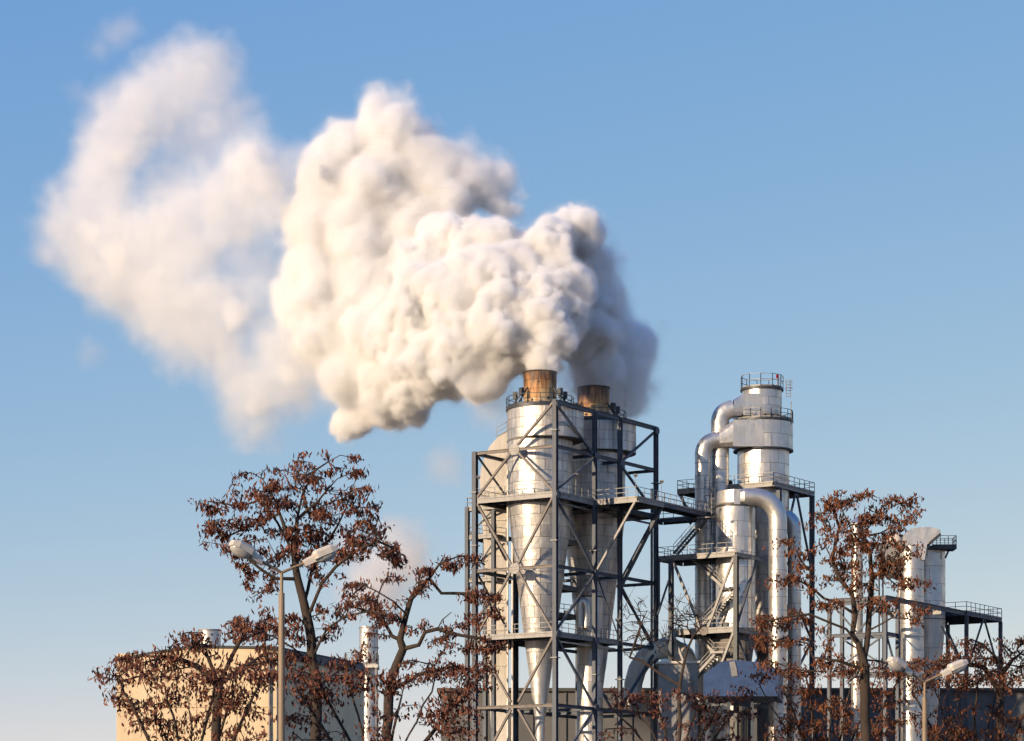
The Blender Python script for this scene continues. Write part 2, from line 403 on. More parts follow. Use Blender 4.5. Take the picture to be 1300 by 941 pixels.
# brackets carrying the jutting deck
brace(T, F1.w(7.9, -4.9, 40.7), F1.w(7.9, -0.3, 33.9), 0.13, M['galv'])
brace(T, F1.w(13.1, -5.1, 40.7), F1.w(13.12, -0.3, 32.9), 0.2)
for p in (W(644.5, 1110, 290.0), W(650.5, 1110, 291.0)):
    MB().tube(p + Vector((0, 0, 10)), p + Vector((0, 0, 42.5)), 0.10, 8).build('downpipe', M['beige'], T)
column(T, F1, 3.9, V1 + 0.2, 0, 40.5, 0.4)
# steep ladder stairs between the cyclones, and small machinery on the lower deck
def flight(parent, a, b, side, width=0.9, mat=None):
    """a stair flight from a up to b; side is the unit vector across it"""
    m = MB(); a, b = Vector(a), Vector(b); side = Vector(side); n = max(3, int(abs(b.z - a.z) / 0.24))
    for s_ in (0, width):
        m.prism(a + side*s_, b + side*s_, RECT(0.06, 0.28))
        for hh in (1.0, 0.55): m.prism(a + side*s_ + Vector((0, 0, hh)), b + side*s_ + Vector((0, 0, hh)), RECT(0.05, 0.05))
        for k in range(0, n + 1, 4):
            p = a.lerp(b, k / n) + side*s_; m.prism(p, p + Vector((0, 0, 1.0)), RECT(0.05, 0.05))
    for k in range(n + 1):
        p = a.lerp(b, k / n); d = (b - a); d.z = 0; d = d.normalized() * 0.13
        m.extrude([p - d, p + d, p + d + side*width, p - d + side*width], (0, 0, 0.05))
    return m.build('stair_flight', mat or M['galv'], parent, 'stuff', smooth=False)
uv = Vector((F1.U[0], F1.U[1], 0)); vv = Vector((-F1.U[1], F1.U[0], 0))
flight(T, F1.w(9.0, 8.4, 29.6), F1.w(9.0, 5.4, 32.6), uv); flight(T, F1.w(9.0, 5.4, 32.6), F1.w(9.0, 8.9, 37.6), uv); flight(T, F1.w(9.6, 8.6, 37.6), F1.w(9.6, 5.6, 41.0), uv); flight(T, F1.w(9.0, 5.4, 26.8), F1.w(9.0, 8.4, 29.6), uv)
for i in range(16):
    q = F1.w(rng.uniform(8.6, 12.4), rng.uniform(5.6, 9.2), rng.choice((26.7, 29.6, 32.6, 37.6)))
    h_ = rng.uniform(0.5, 1.3); MB().box(q + Vector((0, 0, h_/2)), (rng.uniform(.3, .7), rng.uniform(.3, .7), h_), ANG).build('equipment_box', rng.choice((M['galv'], M['beige'], M['dark'])), T, smooth=False)

for u, z in ((7.88, 45.9), (7.88, 33.6), (7.88, 26.4), (0.2, 41.0), (0.2, 26.6), (13.2, 45.8), (13.2, 33.0), (20.7, 50.3), (20.7, 41.0), (20.7, 26.1), (7.88, 19.3), (0.25, 50.3)):
    gusset(T, F1, u, -0.29, z, 0.42, 'u', M['steel'])
for u, v, z0, z1 in ((13.55, .25, 10, 46), (0.42, .3, 10, 41), (20.5, .3, 10, 44), (8.3, .25, 10, 33)):
    MB().prism(F1.w(u, v, z0), F1.w(u, v, z1), RECT(.28, .08), up=(F1.U[0], F1.U[1], 0)).build('cable_tray', M['galv'], T, smooth=False)
for u, v, z in ((7.7, -5.1, 41.2), (13.2, -5.1, 41.2), (0.1, 9.6, 41.2), (0.1, .4, 26.7), (12.8, .15, 26.7), (4, -.02, 41.2)):
    p = F1.w(u, v, z); m = MB(); m.prism(p, p + Vector((0, 0, 2.1)), RECT(.06, .06)); m.build('light_pole', M['galv'], T, smooth=False)
    m = MB(); m.extrude([p + Vector(q) for q in ((-.16, -.1, 2.1), (.16, -.1, 2.1), (.22, -.32, 2.28), (-.22, -.32, 2.28))], (0, .12, .14)); m.build('floodlight', M['galv'], T, smooth=False)
for u0, u1, v, z, r in ((.4, 7.6, .5, 40.3, .1), (.4, 7.6, .8, 40.3, .07), (.4, 12.9, .5, 25.9, .1), (8.2, 20.6, .6, 40.2, .12)):
    MB().tube(F1.w(u0, v, z), F1.w(u1, v, z), r, 8).build('service_pipe', rng.choice((M['galv'], M['beige'], M['sun_tint'])), T)

W1 = thing('walkway', 'blue-grey railed steel walkway bridging from the twin cyclone frame to the silvery right-hand tower', 'walkway', F1.w(13.4, -5.3, Z[2]))
deck(W1, F1, 13.5, 25.0, -5.3, -3.6, Z[2] - 0.01, 'fb', 0.42, fascia=M['steel'])
deck(W1, F1, 23.0, 25.0, -3.5, 1.5, Z[2] - 0.3, 'n', 0.34, fascia=M['steel'])

# ------------------------------------------------------------------ cyclones
def panels(parent, c, fr, z0, z1, rings, n, mat, t=0.025, gap=0.045, uniform=True, seg=4, turn=0.0, name='panel', arc=None):
    """cladding sheets, ring over ring, each its own piece with an open joint round it"""
    off = origin(parent); c = Vector(c)
    for k in range(rings):
        a = z0 + (z1 - z0) * k / rings + gap/2; b = z0 + (z1 - z0) * (k + 1) / rings - gap/2
        me = None
        for j in range(n):
            if arc is None: w_ = 2*math.pi/n; a0 = j*w_ + turn + (0.5*w_ if k % 2 else 0)
            else: w_ = (arc[1]-arc[0])/n; a0 = arc[0] + j*w_
            ga = gap / 2 / max(0.4, fr(a0, a))
            if uniform:
                if me is None:
                    me = MB().shell((0, 0, 0), fr, a, b, ga, w_ - ga, t, seg).mesh(name, mat)
                o = link(name, me, parent); o.location = c - off; o.rotation_euler = (0, 0, a0)
            else:
                o = link(name, MB().shell((0, 0, 0), fr, a, b, a0 + ga, a0 + w_ - ga, t, seg).mesh(name, mat), parent); o.location = c - off

def lin(r0, z0, r1, z1): return lambda a, z: r0 + (r1 - r0) * (z - z0) / (z1 - z0)

def ring_walk(parent, c, r, z, w=0.5, mat=None, h=1.05, posts=18):
    m = MB(); m.lathe((c[0], c[1], z), [(r - w, -0.12), (r, -0.12), (r, 0.14), (r - w, 0.14), (r - w, -0.12)], 36); m.build('ring_walkway', mat or M['dark'], parent, smooth=True)
    railing(parent, ring_pts(c, r - 0.06, z + 0.14, posts), 9.9, M['galv'], True, h, 0.1)

# twin cyclone
c1 = F1.w(4.5, 4.7, 0)
CY = thing('cyclone', 'front one of the twin cyclones, silvery with an orange rusty stack standing clear', 'cyclone', c1, 'twin cyclones in the braced frame')
m = MB(); m.lathe(c1, [(3.42, 47.5), (3.42, 40.6), (0.5, 17.9), (0.5, 8.0)], 40, True); m.build('shell', M['seam'], CY)
drum = lambda a, z: 3.42 + 1.22 * max(0.0, (1 + math.cos(a + 0.25)) / 2) ** 1.4
m = MB(); n_ = 48
vs = [c1 + Vector(((drum(2*math.pi*k/n_, 0) - .01) * math.cos(2*math.pi*k/n_), (drum(2*math.pi*k/n_, 0) - .01) * math.sin(2*math.pi*k/n_), z)) for z in (47.42, 50.6) for k in range(n_)]
m.add(vs, [(k, (k+1) % n_, n_ + (k+1) % n_, n_ + k) for k in range(n_)] + [tuple(range(n_))[::-1], tuple(range(n_, 2*n_))]); m.build('scroll_drum', M['seam'], CY)
panels(CY, c1, drum, 47.46, 50.58, 3, 13, M['clad'], uniform=False)
panels(CY, c1, lambda a, z: 3.44, 40.6, 47.3, 6, 11, M['clad'])
panels(CY, c1, lin(3.44, 40.6, 1.30, 23.9), 23.9, 40.6, 14, 10, M['clad'])
m = MB(); m.lathe(c1, [(1.30, 23.9), (0.54, 17.9), (0.54, 8.0)], 24); m.build('cone_tip', M['clad'], CY)
m = MB(); m.lathe(c1, [(1.72, 50.6), (1.72, 54.66), (1.60, 54.66), (1.60, 51.5)], 40); m.build('stack_liner', M['soot'], CY)
panels(CY, c1, lambda a, z: 1.73, 50.9, 54.7, 4, 7, M['rust'], gap=0.04, name='stack_panel', turn=0.3)
m = MB(); m.lathe(c1, [(1.79, 54.62), (1.83, 54.62), (1.83, 54.72), (1.62, 54.72)], 40); m.build('stack_rim', M['soot'], CY)
m = MB(); m.lathe(c1, [(1.8, 50.62), (3.62, 50.62), (3.62, 50.95), (1.8, 50.95)], 40); m.build('ring_walkway', M['dark'], CY)
railing(CY, ring_pts(c1, 3.55, 50.95, 16), 1.3, M['dark'], True, 1.05, 0.1)
for a in (2.9, 3.9, 5.6, 0.2, 1.5):
    d = Vector((math.cos(a), math.sin(a), 0))
    MB().prism(c1 + d*3.3 + Vector((0, 0, 50.9)), c1 + d*1.85 + Vector((0, 0, 52.9)), RECT(0.14, 0.14)).build('stack_strut', M['dark'], CY, smooth=False)
    MB().box(c1 + d*2.7 + Vector((0, 0, 52.4)), (0.42, 0.42, 0.75), a).build('damper_box', M['dark'], CY, smooth=False)
    MB().prism(c1 + d*2.7 + Vector((0, 0, 50.9)), c1 + d*2.7 + Vector((0, 0, 52.05)), RECT(0.10, 0.10)).build('damper_post', M['dark'], CY, smooth=False)
for a, z in ((4.2, 51.6), (4.6, 53.5), (5.2, 51.8), (4.35, 54.2)):
    d = Vector((math.cos(a), math.sin(a), 0)); MB().box(c1 + d*1.79 + Vector((0, 0, z)), (0.08, 0.2, 0.3 if z < 52 else 0.12), a).build('inspection_hatch', M['dark'], CY, smooth=False)
m = MB()
for z_ in (47.38, 40.62): m.lathe(c1, [(3.45, z_ - .06), (3.53, z_ - .06), (3.53, z_ + .06), (3.45, z_ + .06)], 40)
m.build('stiffener_ring', M['galv'], CY, 'stuff')
cB = copy_tree(CY); cB.location = F1.w(15.43, 4.7, 0)
cB['label'] = 'rear twin cyclone, its rusty stack partly hidden by the top beam of the frame'

# small vessel in the frame
cv = W(749, 900, 295.0); cv.z = 0
VS = thing('dust_vessel', 'small upright clad vessel with a hooped vent pipe between the twin cyclones', 'vessel', cv)
m = MB(); m.lathe(cv, [(1.36, 6), (1.36, 31.2), (0.2, 31.45)], 28, True); m.build('shell', M['seam'], VS)
panels(VS, cv, lambda a, z: 1.37, 15.0, 31.3, 9, 9, M['clad'], gap=0.04, seg=3)
m = MB(); m.lathe(cv, [(1.30, 31.25), (1.45, 31.25), (1.45, 31.40), (0.2, 31.55)], 28); m.build('lid_rim', M['dark'], VS)
pz = lambda px, py, Y=293.2: W(px, py, Y)
m = MB(); m.sweep([pz(736, 797), pz(736, 770), pz(736.6, 766), pz(738.5, 763), pz(741.5, 763), pz(743.8, 766), pz(744.6, 770), pz(744.6, 797)], 0.40, 12); m.build('vent_pipe', M['pipe'], VS)

# cream gooseneck duct left of the front cyclone
GD = thing('gooseneck_duct', 'big cream gooseneck duct curving up behind the left side of the front cyclone', 'duct', W(626, 1110, 296.7))
out = [(626, 1050), (624, 941), (620, 852), (614, 690), (610.5, 632), (609, 612), (610.5, 596), (615, 580), (622, 566), (632, 555), (646, 547.5), (668, 545)]
inn = [(668, 582), (654, 584), (646, 592), (643.5, 610), (643.5, 941), (642, 1050)]
m = MB(); m.extrude([W(x, y, 295.4) for x, y in out + inn], (0, 2.7, 0)); m.build('duct_body', M['beige'], GD, angle=50)
for y in (625, 660, 705, 765, 800, 845, 900):
    xl = np.interp(y, [612, 690, 852, 941], [609, 614, 620, 624])
    MB().extrude([W(xl - .8, y - .5, 295.3), W(644.3, y - .5, 295.3), W(644.3, y + .7, 295.3), W(xl - .8, y + .7, 295.3)], (0, 2.9, 0)).build('flange', M['beige'], GD, smooth=False)
railing(GD, [W(631, 556, 295.6), W(644, 548.5, 295.6)], 1.0)

# ------------------------------------------------------------------ silvery tower on the right
F2 = Frame(934.5, 296.0)
T2 = thing('stair_tower_frame', 'silvery steel tower frame with zigzag stairs carrying the tall right-hand cyclone', 'steel frame', F2.w(0, 0, 0))
for u, v, zt in ((0, 0, 36.0), (0, 8.0, 36.0), (10, 0, 44.4), (10, 8, 44.4), (18.1, 0, 44.4), (18.1, 8.0, 44.4)):
    column(T2, F2, u, v, 0, zt, 0.46, M['dark'] if (u, v) == (0, 0) else M['steel'])
deck(T2, F2, 8.7, 18.7, 0, 12.1, 44.85, 'fnxb', 0.45)
deck(T2, F2, 0, 5.4, 0, 9.6, 36.3, 'nb', 0.45)
deck(T2, F2, 0, 12.0, 0, 8.3, 28.2, 'n', 0.5)
railing(T2, [F2.w(3.4, 4.2, 36.3), F2.w(10, 0.6, 36.3)])
for z in (20.0, 12.0, 4.0):
    for a, b in (((0, .25), (0, 7.75)), ((.25, 0), (9.75, 0)), ((10.25, 0), (17.8, 0)), ((18.1, .25), (18.1, 7.75))): beam(T2, F2.w(*a, z), F2.w(*b, z))
for z in (36.2, 28.1): beam(T2, F2.w(10.3, 0, z), F2.w(17.85, 0, z))
for a, b in (((0, .3, 35.7), (0, 3.4, 28.4)), ((0, 7.7, 35.7), (0, 4.4, 28.4)), ((0, .3, 27.7), (0, 3.6, 20.2)), ((0, 7.7, 27.7), (0, 4.4, 20.2))): brace(T2, F2.w(*a), F2.w(*b), 0.14, M['galv'])
for a, b in (((.3, 0, 28.6), (4.6, 0, 35.8)), ((.3, 0, 27.4), (5.5, 0, 20.3)), ((10.3, 0, 36.4), (14.0, 0, 44.2)), ((17.8, 0, 36.4), (14.3, 0, 44.2)), ((10.3, 0, 35.9), (17.8, 0, 28.3)), ((17.8, 0, 27.8), (10.3, 0, 20.3)),
             ((0, 9.5, 30.5), (0, 9.5, 36.0)), ((9.0, 11.8, 44.4), (9.0, 10.6, 41.0))): brace(T2, F2.w(*a), F2.w(*b), 0.12)
brace(T2, W(835, 780, 297), W(849, 737, 300), 0.1); brace(T2, F2.w(8.9, 12.0, 44.4), F2.w(8.9, 9.2, 40.2), 0.12)
gusset(T2, F2, -0.06, 3.9, 28.0, 0.5, mat=M['sun_tint'])
zY = lambda py, Y: CZ + (HY - py) / FPX * Y
def PF(px, py, u):
    v = F2.v_at(px, u); p = F2.w(u, v, 0); p.z = zY(py, p.y); return p
us = 1.6
flight(T2, PF(855, 703, 1.0), PF(892, 660, 1.0), uv); MB().box(PF(898, 658, 1.6), (1.6, 1.6, 0.12), ANG).build('landing', M['galv'], T2, smooth=False)
flight(T2, PF(876, 708, us), PF(920, 747, us), uv); MB().box(PF(928, 748, us + .4), (1.8, 2.0, 0.3), ANG).build('landing', M['steel'], T2, smooth=False)
flight(T2, PF(892, 793, 0.5), PF(931, 751, 0.5), uv)
flight(T2, PF(881, 803, us), PF(907, 829, us), uv); MB().box(PF(917, 829, us), (2.6, 1.6, 0.25), ANG).build('landing', M['galv'], T2, smooth=False)
flight(T2, PF(868, 874, 0.4), PF(907, 831, 0.4), uv)
railing(T2, [PF(906, 829, 0.4), PF(928, 829, 0.4)], 0.9)
for px_ in (947.5,):
    p = PF(px_, 800, 3.0); MB().prism(Vector((p.x, p.y, 0)), Vector((p.x, p.y, 36)), HSEC(.3, .3)).build('slim_column', M['dark'], T2, smooth=False)
def cage_ladder(parent, p0, p1, w=0.5):
    m = MB(); p0, p1 = Vector(p0), Vector(p1); n = int((p1.z - p0.z) / 0.32)
    for s_ in (-w/2, w/2): m.prism(p0 + Vector((s_, 0, 0)), p1 + Vector((s_, 0, 0)), RECT(.07, .07))
    for k in range(n): z = Vector((0, 0, .16 + .32*k)); m.prism(p0 + z + Vector((-w/2, 0, 0)), p0 + z + Vector((w/2, 0, 0)), RECT(.05, .05))
    for k in range(3, n, 3):
        z = p0 + Vector((0, 0, .32*k)); m.sweep([z + Vector((.42*math.cos(a), -.1 - .65*math.sin(a), 0)) for a in [i*math.pi/6 for i in range(7)]], .035, 4)
    for a in (.6, 1.57, 2.5): q = p0 + Vector((.42*math.cos(a), -.1 - .65*math.sin(a), .9)); m.prism(q, q + Vector((0, 0, p1.z - p0.z - .9)), RECT(.05, .05))
    return m.build('cage_ladder', M['galv'], parent, 'stuff', smooth=False)
for px_, y0, y1 in ((898, 664, 606), (906.5, 690, 618)):
    a = PF(px_, y0, 4.0); b = a.copy(); b.z = zY(y1, a.y); cage_ladder(T2, a, b)
for i in range(14):                                                     # clutter on the decks
    zz, h_ = rng.choice(((36.3, 0), (28.2, 0), (28.2, 0), (44.85, 0)))[0], rng.uniform(.4, 1.2)
    q = F2.w(rng.uniform(1.5, 4.8) if zz < 40 else rng.uniform(9.2, 10.5), rng.uniform(.8, 3.5) if zz < 40 else rng.uniform(5, 8), zz + h_/2)
    MB().box(q, (rng.uniform(.3, .8), rng.uniform(.3, .8), h_), ANG).build('equipment_box', rng.choice((M['galv'], M['dark'], M['beige'])), T2, smooth=False)

# tall cyclone
c2 = W(969, 1110, 308.0); c2.z = 0
TC = thing('tall_cyclone', 'tall bright silver cyclone with railed top and a red beacon, on the right-hand tower', 'cyclone', c2)
m = MB(); m.lathe(c2, [(0.7, 10), (0.7, 27.5), (2.86, 42.5), (2.86, 48.9)], 40, True); m.build('shell', M['seam'], TC)
m = MB(); m.lathe(c2, [(3.28, 48.95), (3.28, 51.95)], 40, True); m.build('scroll_drum', M['seam'], TC)
m = MB(); m.lathe(c2 + Vector((-.15, 0, 0)), [(2.2, 52.0), (2.2, 55.7)], 40, True); m.build('outlet_drum', M['seam'], TC)
panels(TC, c2, lambda a, z: 3.29, 49.0, 52.0, 2, 9, M['clad_new'])
panels(TC, c2 + Vector((-.15, 0, 0)), lambda a, z: 2.21, 52.8, 55.7, 3, 7, M['clad_new'], gap=.04)
panels(TC, c2, lambda a, z: 2.87, 42.5, 48.9, 4, 9, M['clad_new'])
panels(TC, c2, lin(2.87, 42.5, 0.72, 27.5), 27.5, 42.5, 8, 8, M['clad'])
ring_walk(TC, c2, 3.36, 52.15, w=1.2); ring_walk(TC, c2 + Vector((-.15, 0, 0)), 2.42, 55.75, w=0.6, h=1.4, posts=11)
for k in range(12):
    a = 2*math.pi*k/12; MB().box(c2 + Vector((2.5*math.cos(a), 2.5*math.sin(a), 52.45)), (.5, .22, .55), a).build('louvre', M['dark'], TC, smooth=False)
m = MB(); m.lathe(c2, [(3.2, 48.86), (3.36, 48.86), (3.36, 49.02), (3.2, 49.02)], 40); m.build('stiffener_ring', M['dark'], TC)
# beacon on its mast
b0 = W(987, 497, 306.5)
MB().tube(b0, b0 + Vector((0, 0, 1.45)), .05, 6).build('beacon_mast', M['galv'], TC)
q = b0 + Vector((0, 0, 1.45)); m = MB(); m.lathe(q, [(.11, 0), (.16, .03), (.16, .32), (.11, .44), (.02, .47)], 12, True); m.build('red_beacon', M['red'], TC, label='small red warning beacon')
a = W(1001, 505, 306.5); cage_ladder(TC, a, a + Vector((0, 0, 2.0)), .5)
a = W(1004.5, 539, 306.5); MB().prism(a, a + Vector((0, 0, 2.6)), RECT(.09, .09)).build('antenna', M['galv'], TC, smooth=False)
# its rectangular inlets turning into round pipes
def loft(m, c0, wy, hz, c1_, r, n=16, d0=None, d1=None):
    """rectangle (wy across, hz high) at c0 to a circle radius r at c1_"""
    c0, c1_ = Vector(c0), Vector(c1_); d = (c1_ - c0); d.z = 0; d.normalize(); x = Vector((-d.y, d.x, 0)); z = Vector((0, 0, 1)); A = []; B = []
    for k in range(n):
        a = 2*math.pi*(k + .5)/n; ca, sa = math.cos(a), math.sin(a); q = max(abs(ca), abs(sa))
        A.append(c0 + x*(wy/2*ca/q) + z*(hz/2*sa/q)); B.append(c1_ + x*r*ca + z*r*sa)
    return m.add(A + B, [(k, (k+1) % n, n+(k+1) % n, n+k) for k in range(n)])
def elbow(p, seg=6):
    """corner p[1] of three points rounded into an arc of short mitred segments"""
    a, b, c = [Vector(q) for q in p]; out = []
    for k in range(seg + 1):
        t = k/seg; out.append((1-t)**2*a + 2*t*(1-t)*b + t*t*c)
    return out
def arc_path(P, corner, r_, seg=7):
    """path of straight runs with one circular bend at index corner"""
    a, b, c = [Vector(q) for q in (P[corner-1], P[corner], P[corner+1])]; d0 = (a-b).normalized(); d1 = (c-b).normalized()
    half = d0.angle(d1)/2; t = r_/math.tan(half); s0 = b + d0*t; s1 = b + d1*t; ctr = b + (d0+d1).normalized()*(r_/math.sin(half)); pts = []
    e0 = (s0-ctr); e1 = (s1-ctr); om = e0.angle(e1)
    for k in range(seg+1):
        f = k/seg; pts.append(ctr + (e0*math.sin((1-f)*om) + e1*math.sin(f*om))/math.sin(om))
    return [Vector(q) for q in P[:corner]] + pts + [Vector(q) for q in P[corner+1:]]
def pipe_run(parent, pts, r, mat, rings=()):
    m = MB(); m.sweep(pts, r, 24); m.build('pipe', mat, parent)
    lo, hi = sorted((Vector(pts[-2]), Vector(pts[-1])), key=lambda q: q.z)
    if hi.z - lo.z > 5:                                                  # thin straps round the insulation
        z_ = hi.z - 1.1
        while z_ > max(lo.z, 16):
            p = Vector((hi.x, hi.y, z_)); s_ = MB(); s_.lathe(p, [(r - .01, -.03), (r * 1.012 + .008, -.03), (r * 1.012 + .008, .03), (r - .01, .03)], 24); s_.build('strap', M['galv'], parent); z_ -= 1.45
    for q0, d in rings: MB().prism(Vector(q0) - Vector(d).normalized()*.05, Vector(q0) + Vector(d).normalized()*.05, [(1.035*r*math.cos(2*math.pi*k/24), 1.035*r*math.sin(2*math.pi*k/24)) for k in range(24)]).build('pipe_flange', mat, parent)
for nm, lab, top, Yt, pipe_px, Yp, rp, wy, hz, x_in, ybend in (
    ('inlet_duct', 'silver duct bending down from the wide drum of the tall cyclone, left one of two', 555.5, 305.62, 892.5, 305.62, .90, 1.9, 2.95, 968.4, 552),
    ('inlet_duct', 'brown-tinged silver duct hooking down from the very top drum of the tall cyclone', 515, 306.54, 914, 306.54, 1.0, 1.6, 2.4, 966.6, 520)):
    D = thing(nm, lab, 'duct', W(pipe_px, 1110, Yp) * 1.0, 'hooked ducts of the tall cyclone'); 
    xa = W(x_in, top, Yt); xb = W(930 if hz > 2.7 else 943, top, Yt); xc = W(931 if hz < 2.7 else 912.5, top + (4 if hz < 2.7 else 3), Yp)
    if hz > 2.7: xa.z = xb.z = 50.47
    bx = MB(); bx.prism(xa, xb, RECT(wy, hz)); bx.build('inlet_box', M['clad_new'], D, smooth=False)
    m = MB(); loft(m, xb, wy, hz, xc, rp); m.build('transition', M['clad_new'], D, angle=25)
    cor = W(pipe_px, top + (13 if hz < 2.7 else 4), Yp); dn = Vector((cor.x, cor.y, 6.0))
    cor.z = xc.z - (.45 if hz < 2.7 else .2)
    pts = arc_path([xc, cor, dn], 1, 1.3 if hz < 2.7 else 1.5, 8)
    pipe_run(D, pts, rp, M['pipe'], [(pts[-2] + Vector((0, 0, -z_)), (0, 0, 1)) for z_ in (.1, 3.2, 6.4, 9.6, 12.8, 16, 19.2)])

# front cyclone of the tower
c3 = W(934, 1110, 300.4); c3.z = 0
FC = thing('front_cyclone', 'shorter silver cyclone at the front of the right-hand tower, behind the zigzag stairs', 'cyclone', c3)
m = MB(); m.lathe(c3, [(1.0, 8), (1.0, 19.5), (2.12, 27.5), (2.12, 42.0)], 36, True); m.build('shell', M['seam'], FC)
panels(FC, c3, lambda a, z: 2.13, 28.4, 41.6, 8, 8, M['clad_new'], gap=.04)
panels(FC, c3, lin(2.13, 28.3, 1.02, 19.5), 19.5, 28.3, 5, 7, M['clad'], gap=.04)
m = MB(); m.lathe(c3, [(2.0, 41.62), (2.3, 41.62), (2.3, 41.82), (2.0, 41.82)], 36); m.build('stiffener_ring', M['dark'], FC)
cD = c3 + Vector((.25, .2, 0)); m = MB(); m.lathe(cD, [(2.2, 41.8), (2.2, 43.4)], 36, True); m.build('scroll_drum', M['seam'], FC)
panels(FC, cD, lambda a, z: 2.21, 41.82, 43.4, 1, 7, M['clad_new'])
D = thing('front_duct', 'thick silver duct running right from the shorter cyclone and bending straight down', 'duct', Vector((W(987, 1110, 299).x, 299, 0)))
xa, xb, xc = W(931, 632, 298.9), W(939, 632, 298.9), W(944.5, 631.5, 298.9)
MB().prism(xa, xb, RECT(1.6, 1.6)).build('inlet_box', M['clad_new'], D, smooth=False)
m = MB(); loft(m, xb, 1.6, 1.6, xc, .98); m.build('transition', M['clad_new'], D, angle=25)
cor = W(987.5, 631.5, 298.9); pts = arc_path([xc, cor, Vector((cor.x, cor.y, 5))], 1, 2.5, 8)
pipe_run(D, pts, 1.0, M['pipe'], [(pts[-2] + Vector((0, 0, -z_)), (0, 0, 1)) for z_ in (.1, 3.5, 7.0, 10.5, 14, 18)] + [(pts[1] + Vector((-.1, 0, 0)), (1, 0, 0))])
D = thing('rear_duct', 'slimmer blue-tinged duct rising behind the thick bent duct, half hidden by brown leaves', 'duct', Vector((W(1008, 1110, 306).x, 306, 0)))
cor = W(1008.5, 655, 306); pts = arc_path([W(962, 668, 308), W(985, 655, 307), cor, Vector((cor.x, cor.y, 5))], 2, 1.5, 6)
pipe_run(D, pts, .76, M['pipe'], [(pts[-2] + Vector((0, 0, -z_)), (0, 0, 1)) for z_ in (.5, 4, 8, 12)])
# small side cyclone behind, with its own ring of railing
c5 = W(972, 1110, 310.0); c5.z = 0
SC = thing('side_cyclone', 'small dull cyclone cone behind the stairs with a railed ring platform at mid height', 'cyclone', c5)
m = MB(); m.lathe(c5, [(.8, 8), (.8, 25.5), (1.5, 27.5), (1.6, 31.5), (1.9, 34.5), (1.9, 37.5), (0.3, 38.0)], 28, True); m.build('cone', M['clad'], SC)
m = MB(); m.lathe(c5, [(1.5, 23.0), (2.0, 24.4), (0.9, 26.2)], 24); m.build('hopper', M['clad'], SC)
ring_walk(SC, c5, 2.5, 30.8, w=1.1)

# ------------------------------------------------------------------ far right tower
F3 = Frame(1124, 285.0)
T3 = thing('platform_frame', 'blue-grey steel frame with a railed platform at the far right, half behind the tree', 'steel frame', F3.w(0, 0, 0))
ZP = 30.5
for u, v in ((0, 0), (0, 6.4), (3.0, 0), (3.0, 6.4), (20.8, 0), (20.8, 6.4), (30.3, 0), (30.3, 6.4)): column(T3, F3, u, v, 0, ZP - .4, .36)
deck(T3, F3, 20.6, 30.4, -.1, 6.5, ZP, 'fnx', .42, fascia=M['steel'])
beam(T3, F3.w(0, 0, ZP - .2), F3.w(20.4, 0, ZP - .2), .5, .3); beam(T3, F3.w(0, .2, ZP - .2), F3.w(0, 6.4, ZP - .2), .4); beam(T3, F3.w(3, .2, ZP - .25), F3.w(3, 6.2, ZP - .25), .36)
beam(T3, F3.w(10, 6.4, ZP - .3), F3.w(20.4, 6.4, ZP - .3), .4); beam(T3, F3.w(14.5, .2, ZP - .5), F3.w(14.5, 6.2, ZP - .5), .5, mat=M['galv'])
for z in (26.6, 22.5): 
    beam(T3, F3.w(0, .2, z), F3.w(0, 6.2, z)); beam(T3, F3.w(.2, 0, z), F3.w(2.8, 0, z)); beam(T3, F3.w(3, .2, z), F3.w(3, 6.2, z))
for a, b in (((25.5, 0, ZP - .4), (21.2, 0, 24.5)), ((25.7, 0, ZP - .4), (29.9, 0, 24.5)), ((20.8, 6.2, 24), (20.8, 3.2, ZP - .4)), ((20.8, .3, 24.5), (20.8, 3.0, ZP - .4)), ((14.5, .2, 28.5), (20.5, 0, 24.0)),
             ((0, .2, 26.4), (0, 6.2, 22.7)), ((3, .2, 22.7), (3, 6.2, 26.4)), ((0, .2, 30), (0, 3.2, 26.8)), ((0, 6.2, 30), (0, 3.2, 26.8)), ((.2, 0, 26.6), (2.8, 0, 22.7))): brace(T3, F3.w(*a), F3.w(*b), .1)
c4 = F3.w(18, 3.5, 0)
RC = thing('far_right_cyclone', 'pale cyclone at the far right with a small railed balcony at its top', 'cyclone', c4)
m = MB(); m.lathe(c4, [(1.0, 14), (1.0, 17), (2.02, 29.3), (2.02, 37.2), (0.4, 37.5)], 36, True); m.build('shell', M['seam'], RC)
panels(RC, c4, lambda a, z: 2.03, 29.6, 37.2, 4, 4, M['clad_new'], gap=.04, seg=8)
panels(RC, c4, lin(2.03, 29.5, 1.02, 17), 17, 29.5, 4, 4, M['clad'], gap=.04, seg=8)
q = W(1193, 697, 300.5)
MB().box(q + Vector((.15, 0, .05)), (3.0, 2.6, .35)).build('balcony', M['dark'], RC, smooth=False)
railing(RC, [q + Vector(p) for p in ((-1.0, -1.25, .2), (1.6, -1.25, .2), (1.6, 1.25, .2), (-1.0, 1.25, .2))], .75, M['dark'])
MB().prism(q + Vector((1.0, 0, -.1)), q + Vector((.6, 0, -1.0)), RECT(.2, .2)).build('bracket', M['dark'], RC, smooth=False)
HD = thing('hooded_duct', 'pale duct with an angular hood bending over the front of the far right cyclone', 'duct', Vector((W(1157, 1110, 297.5).x, 297.5, 0)))
m = MB(); m.extrude([W(x, y, 296.3) for x, y in ((1149, 684), (1150, 678), (1153, 673.5), (1158, 671), (1168, 669.5), (1178, 669), (1188, 670.5), (1194, 672.5), (1194.5, 678), (1184.5, 688), (1177, 691), (1174, 711), (1171, 711), (1166, 700), (1150, 697))], (0, 2.3, 0)); m.build('hood', M['clad_new'], HD, smooth=False)
